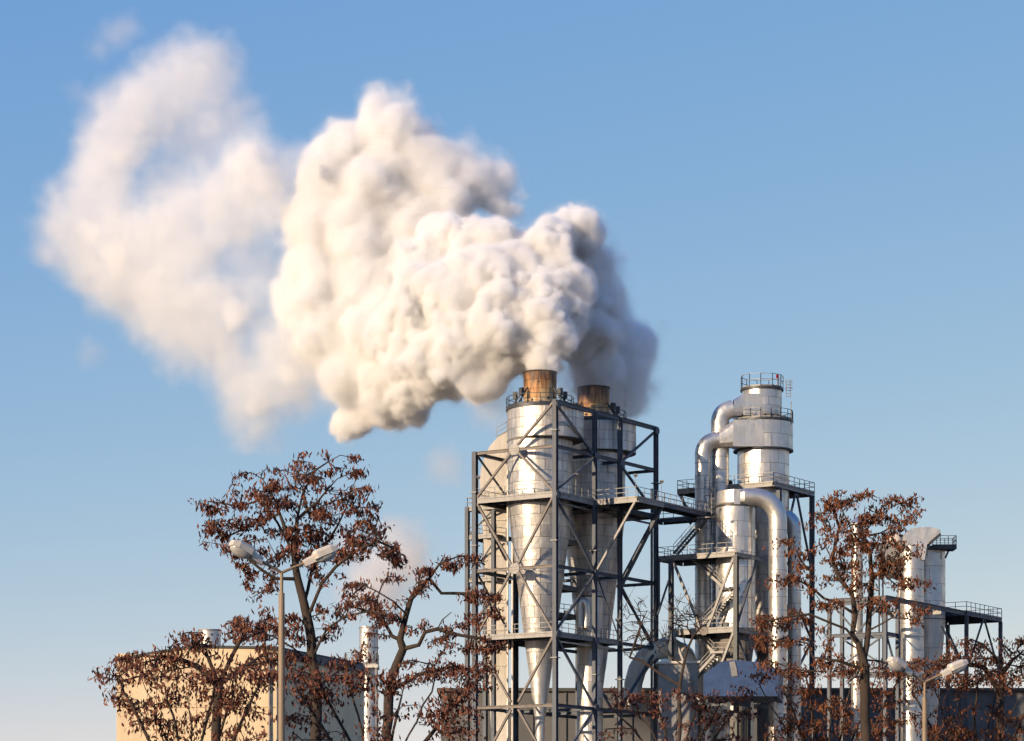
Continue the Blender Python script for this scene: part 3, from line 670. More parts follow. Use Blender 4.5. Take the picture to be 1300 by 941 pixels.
m = MB(); m.extrude([W(x, y, 295.9) for x, y in ((1179.5, 688.5), (1182.5, 690.5), (1195.2, 679.5), (1193.5, 676.5))], (0, 3.1, 0)); m.build('hood_flange', M['dark'], HD, smooth=False)
bq = W(1157.5, 694, 297.5); pipe_run(HD, [Vector((bq.x, bq.y, 6)), bq], 1.32, M['pipe'], [(Vector((bq.x, bq.y, z_)), (0, 0, 1)) for z_ in (36, 33.4, 30.6, 27.6, 24.5)])
bq = W(1144, 740, 298.5); m = MB(); m.sweep([Vector((bq.x, bq.y, 6)), bq], .42, 16); m.build('slim_pipe', M['pipe'], HD)
HP = thing('grey_hopper', 'dull grey hopper with a pointed bottom beside the far right duct, seen through leaves', 'hopper', Vector((W(1136, 1110, 300).x, 300, 30)))
cq = W(1136, 712, 300.0); m = MB()
ring = lambda z, s_: [Vector((cq.x + a*s_, cq.y + b*s_, z)) for a, b in ((-1, -1), (1, -1), (1, 1), (-1, 1))]
m.add(ring(zY(692, 300), 1.55) + ring(zY(726, 300), 1.55) + [p + Vector((.6, 0, 0)) for p in ring(zY(737, 300), .25)], [(0, 1, 2, 3), (0, 1, 5, 4), (1, 2, 6, 5), (2, 3, 7, 6), (3, 0, 4, 7), (4, 5, 9, 8), (5, 6, 10, 9), (6, 7, 11, 10), (7, 4, 8, 11), (8, 9, 10, 11)])
m.build('bin', M['galv'], HP, smooth=False)
m = MB(); m.lathe(cq, [(1.0, zY(692, 300) - cq.z + .01), (1.0, zY(680, 300) - cq.z), (.3, zY(677, 300) - cq.z)], 20); m.build('neck', M['beige'], HP)
for a in ring(zY(726, 300), 1.5): MB().prism(a, Vector((a.x, a.y, 24)), RECT(.16, .16)).build('leg', M['dark'], HP, smooth=False)
BP = thing('slim_silver_pipe', 'slim silver pipe standing among the branches of the right-hand tree', 'pipe', Vector((W(1088, 1110, 303).x, 303, 0)))
bq = W(1088, 668, 303); pipe_run(BP, [Vector((bq.x, bq.y, 0)), bq], .66, M['pipe'], [(Vector((bq.x, bq.y, z_)), (0, 0, 1)) for z_ in (37, 33, 29, 25)])
m = MB(); m.lathe(bq, [(.66, 0), (.85, .15), (.85, .3), (.1, 1.0)], 20); m.build('rain_cap', M['pipe'], BP)

# ------------------------------------------------------------------ low things along the bottom
D = thing('arched_duct', 'big cream arched duct low down between the twin frame and the stair tower', 'duct', W(835, 1110, 303))
m = MB(); m.sweep([W(x, y, 303) for x, y in ((803, 900), (804, 868), (809, 850), (818, 836), (830, 827), (843, 823), (856, 825), (868, 834), (876, 848), (879, 866), (880, 900))], [1.0, 1.0, 1.02, 1.05, 1.1, 1.15, 1.15, 1.15, 1.1, 1.05, 1.0], 20); m.build('duct_body', M['beige'], D)
D = thing('silver_dome', 'small blue-shaded silver dome tank beside the arched duct', 'tank', W(858, 1110, 312))
q = W(862, 850, 312); m = MB(); m.lathe(q, [(2.2, -14), (2.2, 0), (2.05, 1.2), (1.6, 2.2), (.9, 2.9), (.1, 3.15)], 28, False); m.build('dome', M['clad_new'], D)
m = MB(); m.lathe(q, [(2.2, -.1), (2.3, -.1), (2.3, .1), (2.2, .1)], 28); m.build('rim', M['galv'], D)
D = thing('blue_conveyor_head', 'faded blue sloping conveyor housing at the foot of the stair tower', 'conveyor', W(930, 1110, 290))
q = [W(x, y, 289) for x, y in ((893, 856), (916, 840), (934, 838), (964, 841), (988, 850), (988, 884), (893, 884))]
m = MB(); m.extrude(q, (1.0, 5.0, -.4)); m.build('housing', M['blue'], D, smooth=False)
for x_ in (897, 925, 955, 984):
    p = W(x_, 884, 290.5); MB().prism(Vector((p.x, p.y, 0)), p, RECT(.3, .3)).build('leg', M['steel'], D, smooth=False)
MB().extrude([W(x, y, 288.9) for x, y in ((926, 840.5), (933, 839.5), (937, 858), (929, 859))], (0, .12, 0)).build('pale_panel', M['galv'], D, smooth=False)
D = thing('equipment_shed', 'low pale grey flat-roofed shed in front of the dome tank', 'shed', W(862, 1110, 299))
m = MB(); a, b = W(836, 843, 299), W(886, 842, 299); m.extrude([a, b, Vector((b.x, b.y, 0)), Vector((a.x, a.y, 0))], (0, 7, 0)); m.build('wall', M['galv'], D, smooth=False)
m = MB(); m.extrude([a + Vector((-.2, -.25, 0)), b + Vector((.2, -.25, 0)), b + Vector((.2, -.25, .25)), a + Vector((-.2, -.25, .25))], (0, 7.6, 0)); m.build('roof', M['beige'], D, smooth=False)
HL = thing('plant_hall', 'long dark grey plant hall behind the towers, just its roof line showing', 'hall', W(930, 1110, 330))
a, b = W(560, 878, 330), W(1420, 882, 330)
m = MB(); m.extrude([Vector((a.x, 330, 0)), Vector((b.x, 330, 0)), Vector((b.x, 330, a.z)), Vector((a.x, 330, a.z))], (0, 40, 0)); m.build('wall', M['hall'], HL, smooth=False)
MB().box(((a.x + b.x)/2, 350, a.z + .2), (b.x - a.x + 1, 41, .4)).build('roof', M['roof'], HL, smooth=False)
for k in range(20):
    x = a.x + 3 + k * (b.x - a.x - 6) / 19
    MB().box((x, 329.9, a.z / 2), (.25, .2, a.z - .3)).build('wall_rib', M['hall'], HL, smooth=False)

# cream building and its dark side
BD = thing('cream_building', 'cream walled building with a low sloping roof line behind bare branches at lower left', 'building', W(300, 1110, 180))
FR = [(148, 839), (185, 832), (222, 826), (246, 822.6), (300, 823.2), (352, 824)]
top = [W(x, y, 180) for x, y in FR]; back = Vector((.324*15, .946*15, 0))
m = MB(); m.extrude(top + [Vector((top[-1].x, 180, 0)), Vector((top[0].x, 180, 0))], back); m.build('wall', M['plaster'], BD, smooth=False)
for p, q in zip(top[:-1], top[1:]):
    MB().extrude([p + Vector((0, -.12, .005)), q + Vector((0, -.12, .005)), q + Vector((0, -.12, .16)), p + Vector((0, -.12, .16))], back + Vector((0, .2, 0))).build('roof', M['roof'], BD, smooth=False)
p = top[-1]; MB().extrude([p + Vector((.02, -.06, -.55)), p + Vector((.12, -.06, -.55)), p + Vector((.12, -.06, .0)), p + Vector((.02, -.06, .0))], back).build('gutter', M['hall'], BD, smooth=False)
xl, xr = top[0].x, top[-1].x
for r_ in range(4):
    for c_ in range(4):
        w_ = (xr - xl) / 4
        MB().box((xl + w_*(c_+.5), 179.97, 2.0 + 3.55*r_ + 1.7), (w_ - .05, .1, 3.5)).build('wall_panel', M['plaster'], BD, smooth=False)
MB().tube((xr - .5, 179.8, 0), (xr - .5, 179.8, top[-1].z - .2), .07, 8).build('downpipe', M['galv'], BD)
q = Vector((W(266, 818, 184).x, 184, W(266, 822, 184).z - .3))
RV = thing('roof_vent', 'short round silver vent drum on the roof of the cream building', 'vent', q)
m = MB(); m.lathe(q, [(.75, .25), (.75, 1.45), (.70, 1.45), (.70, .8)], 28); m.build('drum', M['clad_new'], RV)
m = MB(); m.lathe(q, [(.5, -.3), (.5, .3), (.74, .3)], 24); m.build('neck', M['galv'], RV)
m = MB(); m.lathe(q, [(.755, 1.38), (.80, 1.38), (.80, 1.47), (.755, 1.47)], 28); m.build('rim', M['galv'], RV)
for k in range(10): a_ = 2*math.pi*k/10; MB().box(q + Vector((.755*math.cos(a_), .755*math.sin(a_), 1.1)), (.03, .12, .12), a_).build('vent_hole', M['dark'], RV, smooth=False)
q = Vector((W(468, 1110, 262).x, 262, 0))
LS = thing('low_stack', 'low pale steel stack with a railed platform, between the two left trees', 'stack', q)
zt_ = zY(796, 262)
m = MB(); m.lathe(q, [(.9, 0), (.9, zt_), (.82, zt_), (.82, zt_ - 2)], 28); m.build('pipe', M['pipe'], LS)
for z_ in (zt_ - .1, zt_ - 2.0, zt_ - 3.4): m = MB(); m.lathe(q, [(.9, z_ - .06), (.95, z_ - .06), (.95, z_ + .06), (.9, z_ + .06)], 28); m.build('hoop', M['galv'], LS)
zp = zY(848, 262)
MB().box((q.x - .6, 261.2, zp), (3.2, 3.2, .3)).build('platform', M['beige'], LS, smooth=False)
railing(LS, [Vector((q.x - 2.1, 262.7, zp + .15)), Vector((q.x - 2.1, 259.7, zp + .15)), Vector((q.x + .9, 259.7, zp + .15)), Vector((q.x + .9, 262.7, zp + .15))], .8)
for x_ in (-2.0, .8): MB().prism((q.x + x_, 259.8, 0), (q.x + x_, 259.8, zp - .15), RECT(.15, .15)).build('leg', M['galv'], LS, smooth=False)

# ------------------------------------------------------------------ street lamps
def street_lamp(label, jx, jy, Y, spread):
    """post, Y-shaped arms and two lantern heads; jx, jy is the photograph's fork"""
    J = W(jx, jy, Y); base = Vector((J.x, J.y, 0)); s = Y / 62.0
    t = thing('street_lamp', label, 'street lamp', base, 'twin-headed street lamps')
    k = 1.0
    hp = W(jx, jy + 26 / (Y/62.0), Y).z
    m = MB(); m.sweep([base, Vector((J.x, J.y, hp))], [.088, .068], 12); m.build('post', M['post'], t)
    m = MB(); m.sweep([base, base + Vector((0, 0, 1.1)), base + Vector((0, 0, 1.15))], [.16, .16, .11], 12); m.build('post_base', M['post'], t)
    m = MB(); m.sweep([Vector((J.x, J.y, hp - .05)), J], .038, 10); m.build('spigot', M['post'], t)
    for sgn, yaw in ((-1, -.55), (1, .25)):
        d = Vector((sgn * math.cos(yaw), math.sin(yaw), 0)); tilt = .42
        ax = (d * math.cos(tilt) + Vector((0, 0, math.sin(tilt)))).normalized(); sd = Vector((-d.y, d.x, 0)); up = ax.cross(sd) if ax.cross(sd).z > 0 else sd.cross(ax)
        a1 = J + ax * .55
        m = MB(); m.sweep([J, J + ax * .18, a1 + ax*.1], .034, 10); m.build('arm', M['post'], t)
        P = lambda x, y, z: a1 + (ax*x + sd*y + up*z) * .9
        h = MB()
        prof = [(0, .075, -.07, .07), (.26, .085, -.07, .085)]
        def section(h, rows):
            vs = []
            for x, w, z0, z1 in rows: vs += [P(x, -w, z0), P(x, w, z0), P(x, w*1.0, (z0+z1*2)/3), P(x, w*.72, z1), P(x, -w*.72, z1), P(x, -w, (z0+z1*2)/3)]
            n = 6; fs = [(i*n+k, i*n+(k+1) % n, (i+1)*n+(k+1) % n, (i+1)*n+k) for i in range(len(rows)-1) for k in range(n)]
            fs += [tuple(range(n))[::-1], tuple(range((len(rows)-1)*n, len(rows)*n))]
            h.add(vs, fs)
        section(h, [(0, .085, -.09, .08), (.30, .10, -.09, .11)]); hd = h.build('gear_housing', M['lamp_lid'], t, smooth=False)
        h = MB(); section(h, [(.303, .15, -.03, .14), (.38, .19, -.03, .19), (.76, .19, -.03, .175), (.92, .14, -.03, .11)]); h.build('canopy', M['lamp_lid'], t, smooth=False)
        b_ = MB(); rows = 7; seg = 14; vs = []
        for i in range(rows):
            f = i / (rows - 1) * math.pi/2
            for j in range(seg):
                a = 2*math.pi*j/seg; cs = lambda q: math.copysign(abs(q)**.75, q)
                vs.append(P(.61 + .29*cs(math.cos(a))*math.cos(f), .175*cs(math.sin(a))*math.cos(f), -.033 - .16*math.sin(f)))
        b_.add(vs, [(i*seg+j, i*seg+(j+1) % seg, (i+1)*seg+(j+1) % seg, (i+1)*seg+j) for i in range(rows-1) for j in range(seg)] + [tuple(range(seg))]); b_.build('bowl', M['bowl'], t)
        MB().tube(P(.5, 0, -.05), P(.7, 0, -.05), .04, 8).build('bulb', M['lamp_lid'], t)
    return t
street_lamp('twin-headed street lamp standing in front of the large brown tree on the left', 357.5, 727, 62.0, 133)
street_lamp('twin-headed street lamp at lower right, in front of the pale hooded duct', 1174, 866, 77.0, 106)
# ------------------------------------------------------------------ trees
def tree(label, Y, limbs, ellipses, group=None, depth=0.55, n_leaf=40, leaf=(0.08, 0.03), cl=0.22, mat=None, trunk_r=0.17, seed=1, bare=False, step=0.35, name='tree', droop=0.5):
    """limbs: photograph polylines (px, py, depth offset); ellipses: where the crown's sprays hang (px, py, rx, ry, number of sprays)"""
    rg = np.random.default_rng(seed)
    k = Y / FPX
    nodes = []; par = []; fixed = []
    def add(p, pa):
        nodes.append(np.array(p, float)); par.append(pa); return len(nodes) - 1
    def P(px, py, dy=0.0): return np.array(((px - CX) * k, Y + dy, CZ + (HY - py) * k))
    for li in limbs:
        pts = [P(*q) for q in li]
        last = None
        if nodes:
            d = [np.linalg.norm(n - pts[0]) for n in nodes]; last = int(np.argmin(d)); pts = [nodes[last]] + pts[1:]
        else: last = add(pts[0], -1)
        for a, b in zip(pts[:-1], pts[1:]):
            m = max(1, int(np.linalg.norm(b - a) / step))
            for i in range(1, m + 1):
                last = add(a + (b - a) * i / m + rg.normal(0, .025, 3) * (1 if i < m else 0), last)
    tips = []
    targets = []
    for (px, py, rx, ry, n) in ellipses:
        for _ in range(n):
            r_, a = math.sqrt(rg.random()), rg.random() * 2 * math.pi
            x, y = px + rx * r_ * math.cos(a), py + ry * r_ * math.sin(a)
            targets.append(P(x, y, rg.normal(0, 1) * depth * (max(rx, ry) * k * .6 + .3)))
    A = np.array(nodes)
    targets.sort(key=lambda t: np.min(np.linalg.norm(A - t, axis=1)))
    for t in targets:
        A = np.array(nodes); d = np.linalg.norm(A - t, axis=1) + np.maximum(0, A[:, 2] - t[2]) * 0.8
        j = int(np.argmin(d)); a = nodes[j]; L_ = np.linalg.norm(t - a)
        if L_ < 0.08: continue
        m = max(1, int(L_ / step)); last = j
        bend = rg.normal(0, .12, 3) * L_; bend[2] += .10 * L_
        for i in range(1, m + 1):
            f = i / m; last = add(a + (t - a) * f + bend * math.sin(math.pi * f) * (1 if m > 1 else 0), last)
        tips.append(last)
        if bare:
            for _ in range(3 if bare else 1): add(nodes[last] + rg.normal(0, .25, 3) + np.array((0, 0, .12)), last)
    n = len(nodes); w = np.zeros(n); ch = [0] * n
    for i in range(n - 1, 0, -1):
        if ch[i] == 0: w[i] += 1.0
        w[par[i]] += w[i]; ch[par[i]] += 1
    rad = 0.007 * (Y / 75) + trunk_r * (w / max(w[0], 1)) ** 0.6
    base = Vector((nodes[0][0], nodes[0][1], 0.0))
    root = thing(name, label, 'tree', base, group)
    # wood: chains from each fork to its tip
    m = MB(); kids = {i: [] for i in range(n)}
    for i in range(1, n): kids[par[i]].append(i)
    stack = [(0, -1)]
    while stack:
        i, pa = stack.pop(); chain = [i] if pa < 0 else [pa, i]
        while kids[chain[-1]]:
            ks = sorted(kids[chain[-1]], key=lambda q: -w[q])
            for q in ks[1:]: stack.append((q, chain[-1]))
            chain.append(ks[0])
        if len(chain) < 2: continue
        rr = [rad[q] for q in chain]
        if pa >= 0: rr[0] = min(rad[pa], rr[1] * 1.15)
        rr[-1] *= .6
        m.sweep([Vector(nodes[q]) for q in chain], rr, 7 if rr[0] > .05 else (5 if rr[0] > .02 else 3))
    m.build('trunk', M['bark'], root, angle=80)
    if bare: return root
    # foliage: hanging sprays of small withered leaves
    V_ = []; n_tips = len(tips)
    fac = []
    for q in tips:
        c = nodes[q]; par_p = nodes[par[q]]
        nl = int(n_leaf * rg.uniform(.3, 1.35)) if rg.random() > .12 else 3
        t = rg.random(nl)[:, None]
        cen = c + (par_p - c) * t * .45 + rg.normal(0, 1, (nl, 3)) * np.array((cl, cl, cl * .5)); cen[:, 2] -= cl * .5
        ax = rg.normal(0, .62, (nl, 3)); ax[:, 2] -= droop * 2.2; ax /= np.linalg.norm(ax, axis=1)[:, None]
        sd = np.cross(ax, rg.normal(0, 1, (nl, 3))); sd /= np.linalg.norm(sd, axis=1)[:, None]
        ll = (leaf[0] * rg.uniform(.6, 1.5, nl))[:, None]; lw = (leaf[1] * rg.uniform(.6, 1.3, nl))[:, None]
        nn = np.cross(ax, sd) * lw * .35
        V_.append(np.stack([cen - ax*ll, cen + sd*lw + nn, cen + ax*ll, cen - sd*lw + nn], 1))
    V_ = np.concatenate(V_).reshape(-1, 3) - np.array(base); nq = len(V_) // 4
    me = bpy.data.meshes.new('crown'); me.vertices.add(len(V_)); me.vertices.foreach_set('co', V_.ravel())
    idx = np.arange(nq) * 4
    tri = np.stack([idx, idx + 1, idx + 2, idx, idx + 2, idx + 3], 1).reshape(-1)
    me.loops.add(len(tri)); me.loops.foreach_set('vertex_index', tri)
    me.polygons.add(len(tri) // 3); me.polygons.foreach_set('loop_start', np.arange(0, len(tri), 3)); me.polygons.foreach_set('loop_total', np.full(len(tri) // 3, 3))
    me.update(); me.validate(); me.materials.append(mat or M['leaf'])
    link('crown', me, root, 'stuff')
    return root

tree('largest tree, a broad crown of withered brown leaves behind the street lamp on the left', 75.0,
     [[(404, 1180), (403, 960), (401, 860), (396, 815), (386, 765), (378, 735), (374, 700), (377, 660), (386, 622), (402, 596), (432, 578)],
      [(396, 790), (410, 742, -.3), (428, 722, -.5), (452, 704, -.6), (480, 690, -.6), (502, 700, -.5)],
      [(384, 762), (396, 715, .4), (416, 680, .8), (436, 640, 1.0), (448, 605, 1.0)],
      [(378, 742), (350, 736, -.3), (322, 716, -.4), (305, 700, -.4)],
      [(376, 715), (366, 690, .4), (350, 660, .6), (326, 632, .6), (300, 640, .5), (262, 634, .4)],
      [(376, 690), (352, 640, -.3), (336, 612, -.5)],
      [(378, 664), (405, 640, -.5), (430, 612, -.6)],
      [(350, 660), (310, 668, .4), (280, 682, .4)],
      [(401, 830), (416, 800, -.3), (440, 784, -.4), (470, 778, -.4), (492, 782, -.4)],
      [(400, 850), (372, 822, .3), (345, 806, .4), (310, 800, .4)],
      [(401, 865), (372, 850, -.3), (340, 842, -.4)], [(401, 870), (430, 850, .3), (460, 838, .3)]],
     [(378, 655, 108, 68, 88), (395, 592, 40, 18, 10), (440, 592, 26, 18, 10), (345, 612, 45, 18, 12), (325, 632, 40, 18, 11), (265, 640, 16, 12, 8), (275, 668, 26, 8, 9), (280, 685, 30, 9, 9), (300, 655, 30, 20, 14),
      (370, 635, 50, 26, 15), (420, 635, 40, 26, 14), (455, 640, 24, 26, 12), (350, 672, 50, 22, 18), (405, 672, 45, 22, 18), (470, 665, 18, 16, 7), (310, 700, 26, 12, 9), (325, 722, 26, 12, 10),
      (440, 702, 30, 12, 11), (478, 690, 32, 18, 17), (500, 712, 16, 18, 8), (420, 728, 22, 12, 6), (370, 712, 30, 14, 9), (345, 748, 16, 10, 4), (320, 752, 10, 10, 4),
      (440, 770, 40, 22, 18), (480, 780, 22, 14, 8), (330, 790, 55, 18, 20), (370, 800, 24, 20, 9), (310, 812, 26, 14, 7), (420, 800, 22, 12, 6), (370, 838, 26, 14, 8), (345, 825, 24, 12, 6), (440, 835, 24, 14, 8), (465, 822, 16, 10, 5)],
     n_leaf=27, cl=.115, trunk_r=.15, seed=3, mat=M['leaf'])
tree('crooked dark tree with thin brown leaves just left of the braced frame', 84.0,
     [[(490, 1160), (492, 960), (494, 880), (502, 848), (512, 824), (508, 812), (516, 780), (522, 760), (545, 735), (558, 716), (585, 705)],
      [(508, 816), (498, 808), (488, 790, .3), (470, 776, .4), (452, 770, .4)],
      [(512, 826), (532, 820, -.3), (540, 804, -.4), (556, 800, -.4), (585, 808, -.4), (615, 812, -.3)],
      [(548, 802), (562, 788, -.3), (574, 778, -.3)],
      [(545, 735), (560, 752, .3), (590, 752, .4), (618, 758, .4)],
      [(516, 780), (500, 765, -.4), (478, 752, -.5), (455, 742, -.5)],
      [(494, 880), (530, 856, .3), (570, 846, .4), (610, 850, .4)]],
     [(570, 710, 26, 12, 12), (600, 708, 14, 10, 6), (545, 720, 20, 14, 7), (540, 745, 26, 14, 9), (500, 770, 24, 18, 12), (470, 770, 24, 12, 9), (455, 745, 20, 14, 7), (440, 765, 20, 12, 6), (600, 755, 28, 10, 12), (628, 770, 16, 14, 7),
      (585, 790, 30, 12, 9), (560, 812, 26, 12, 9), (605, 815, 24, 16, 12), (630, 820, 14, 18, 8), (545, 845, 36, 14, 16), (600, 846, 30, 14, 13), (520, 790, 22, 16, 6), (480, 800, 14, 14, 4), (500, 730, 14, 12, 3)],
     n_leaf=30, cl=.115, trunk_r=.15, seed=5, mat=M['leaf'])
tree('small sparse brown-leaved tree in front of the cream building', 70.0,
     [[(270, 1180), (273, 960), (278, 870), (292, 838), (304, 815), (312, 800), (316, 785)],
      [(304, 815), (328, 802, .2), (350, 796, .2)],
      [(278, 870), (250, 846, .3), (225, 836, .3), (180, 832, .2), (150, 838, .2)],
      [(280, 860), (266, 836, -.3), (246, 812, -.3)],
      [(278, 868), (310, 846, -.2), (340, 842, -.2)]],
     [(330, 788, 40, 10, 12), (300, 800, 20, 10, 6), (240, 808, 24, 9, 10), (212, 824, 22, 7, 9), (262, 820, 30, 7, 8), (160, 834, 22, 7, 9), (190, 842, 36, 8, 9), (250, 842, 40, 9, 11), (310, 838, 40, 12, 12), (350, 830, 20, 16, 8), (180, 862, 40, 8, 6)],
     n_leaf=20, trunk_r=.12, seed=9, mat=M['leaf'], cl=.14)
tree('red-brown leaved tree spreading in front of the right-hand tower', 80.0,
     [[(1098, 1180), (1099, 960), (1098, 870), (1096, 838), (1090, 818), (1082, 806), (1086, 780), (1082, 755), (1066, 735), (1056, 710), (1046, 690)],
      [(1097, 832), (1104, 800, .3), (1106, 770, .4), (1110, 735, .5), (1108, 700, .6), (1098, 676, .7), (1112, 660, .7), (1135, 640, .7), (1160, 630, .7)],
      [(1086, 812), (1072, 800, -.4), (1050, 792, -.5), (1025, 782, -.6), (1000, 785, -.6), (975, 790, -.6)],
      [(1084, 770), (1066, 764, .4), (1048, 758, .4), (1030, 742, .4), (1015, 735, .4)],
      [(1106, 788), (1130, 786, -.4), (1150, 788, -.5)],
      [(1056, 710), (1068, 668, .4), (1058, 640, .4), (1050, 632, .4)],
      [(1108, 700), (1080, 680, -.5), (1068, 655, -.6)],
      [(1110, 735), (1128, 715, -.3), (1145, 700, -.4)],
      [(1096, 845), (1120, 838, .4), (1150, 846, .4)],
      [(1098, 860), (1060, 840, -.4), (1030, 836, -.4)]],
     [(1090, 690, 75, 60, 40), (1095, 635, 34, 12, 14), (1140, 632, 28, 10, 14), (1060, 632, 24, 10, 9), (1160, 645, 16, 10, 6), (1045, 655, 18, 10, 7), (1085, 660, 34, 14, 16), (1120, 662, 34, 14, 16), (1050, 690, 30, 22, 18), (1085, 690, 28, 20, 16),
      (1125, 692, 34, 16, 16), (1150, 690, 24, 14, 7), (1125, 718, 26, 14, 18), (1060, 725, 38, 18, 18), (1020, 705, 22, 14, 7), (1000, 690, 18, 12, 5), (1010, 742, 26, 14, 10), (985, 735, 20, 14, 5), (1090, 740, 26, 14, 8),
      (1045, 775, 40, 14, 12), (1000, 786, 30, 10, 12), (970, 790, 18, 12, 8), (985, 815, 28, 14, 12), (1030, 815, 34, 20, 14), (1140, 770, 26, 12, 10), (1150, 735, 20, 14, 6), (1165, 750, 14, 18, 5), (1060, 842, 44, 12, 20), (990, 845, 30, 10, 12), (1140, 842, 44, 10, 16), (1110, 765, 26, 10, 10), (1160, 782, 16, 14, 5)],
     n_leaf=26, trunk_r=.14, seed=12, mat=M['leaf_red'], cl=.115, leaf=(.072, .028))
tree('low twiggy brown-leaved tree at the bottom right edge, under the railed platform', 86.0,
     [[(1262, 1180), (1266, 960), (1270, 880), (1275, 852), (1285, 838), (1296, 830), (1310, 815)],
      [(1270, 872), (1250, 846, .2), (1225, 842, .3), (1195, 838, .3), (1165, 846, .3)],
      [(1272, 858), (1262, 834, -.2), (1245, 818, -.2), (1230, 812, -.2)],
      [(1285, 838), (1276, 822, .2), (1270, 812, .2)], [(1296, 830), (1320, 840, .2), (1340, 836, .2)]],
     [(1190, 842, 32, 8, 16), (1225, 834, 26, 10, 16), (1240, 818, 18, 7, 8), (1255, 842, 24, 10, 14), (1283, 818, 14, 10, 8), (1295, 838, 16, 14, 10), (1298, 815, 8, 10, 5), (1200, 858, 40, 8, 14), (1270, 860, 30, 10, 10), (1215, 815, 12, 6, 4)],
     n_leaf=22, trunk_r=.12, seed=15, mat=M['leaf_red'], cl=.15, leaf=(.068, .026))
tree('leafless tree with fine curling twigs at the foot of the stair tower', 100.0,
     [[(862, 1150), (862, 940), (863, 870), (868, 845), (872, 826), (880, 808), (872, 796)],
      [(868, 845), (850, 832, .3), (838, 822, .3), (830, 806, .3)],
      [(872, 826), (866, 800, -.3), (862, 778, -.3), (856, 762, -.3)],
      [(880, 808), (890, 796, .2), (886, 780, .2)],
      [(863, 870), (835, 852, .3), (815, 838, .3), (800, 834, .3), (812, 800, .3), (822, 775, .3)]],
     [(870, 778, 22, 20, 24), (850, 790, 18, 20, 10), (885, 785, 12, 18, 8), (815, 790, 18, 28, 24), (800, 815, 16, 18, 10), (835, 812, 14, 18, 8), (790, 770, 8, 14, 3)],
     trunk_r=.065, seed=21, bare=True, name='bare_tree')

def shrub(label, Y, px0, px1, top, seed, mat, n):
    """a low many-stemmed bush whose crown fills the width px0..px1 below the given row"""
    rg = random.Random(seed); c = (px0 + px1) / 2; w = (px1 - px0) / 2
    limbs = [[(c, HY + CZ * FPX / Y - 2), (c, 1010), (c, 960)]]
    for k in range(7):
        f = -1 + 2 * k / 6
        limbs.append([(c, 1005), (c + w * f * .5, 940 - 20 * (1 - abs(f)), rg.uniform(-.4, .4)), (c + w * f * .9, top + 22 + rg.uniform(-8, 14), rg.uniform(-.5, .5))])
    el = [(c + w * rg.uniform(-.95, .95), top + rg.uniform(8, 95), rg.uniform(14, 34), rg.uniform(8, 14), 6) for _ in range(n)]
    el += [(px0 + (px1 - px0) * (k + .5) / 9, top + rg.uniform(4, 16), 16, 6, 4) for k in range(9)]
    r_ = tree(label, Y, limbs, el, n_leaf=20, cl=.16, trunk_r=.10, seed=seed, mat=mat, leaf=(.07, .03), name='shrub', group='brown shrubs along the bottom')
    r_['category'] = 'shrub'
shrub('brown-leaved shrub in front of the cream building, far left of the shrubs', 66.0, 140, 345, 842, 31, M['leaf'], 26)
shrub('brown-leaved shrub below the low stack and crooked tree', 68.0, 360, 600, 845, 32, M['leaf'], 30)
shrub('brown-leaved shrub below the arched duct, beside the leafless tree', 88.0, 770, 950, 872, 33, M['leaf'], 16)
shrub('red-brown shrub under the red-brown leaved tree', 86.0, 955, 1150, 840, 34, M['leaf_red'], 26)
shrub('red-brown shrub at the right edge, behind the low lamp heads', 84.0, 1150, 1330, 848, 35, M['leaf_red'], 24)
# ------------------------------------------------------------------ steam
def volume_material(name, k, color=(1, 1, 1), g=0.0):
    m = bpy.data.materials.new(name); m.use_nodes = True
    t = m.node_tree; t.nodes.clear()
    out = t.nodes.new('ShaderNodeOutputMaterial'); pv = t.nodes.new('ShaderNodeVolumePrincipled')
    at = t.nodes.new('ShaderNodeAttribute'); at.attribute_name = 'density'
    mu = t.nodes.new('ShaderNodeMath'); mu.operation = 'MULTIPLY'; mu.inputs[1].default_value = k
    t.links.new(at.outputs['Fac'], mu.inputs[0]); t.links.new(mu.outputs[0], pv.inputs['Density'])
    pv.inputs['Density Attribute'].default_value = ''
    pv.inputs['Color'].default_value = (*color, 1); pv.inputs['Anisotropy'].default_value = g
    t.links.new(pv.outputs[0], out.inputs['Volume'])
    return m

def core_material(name):
    m = bpy.data.materials.new(name); m.use_nodes = True
    t = m.node_tree; t.nodes.clear()
    out = t.nodes.new('ShaderNodeOutputMaterial'); d = t.nodes.new('ShaderNodeBsdfDiffuse')
    d.inputs['Color'].default_value = (0.96, 0.96, 0.96, 1)
    t.links.new(d.outputs[0], out.inputs['Surface'])
    return m

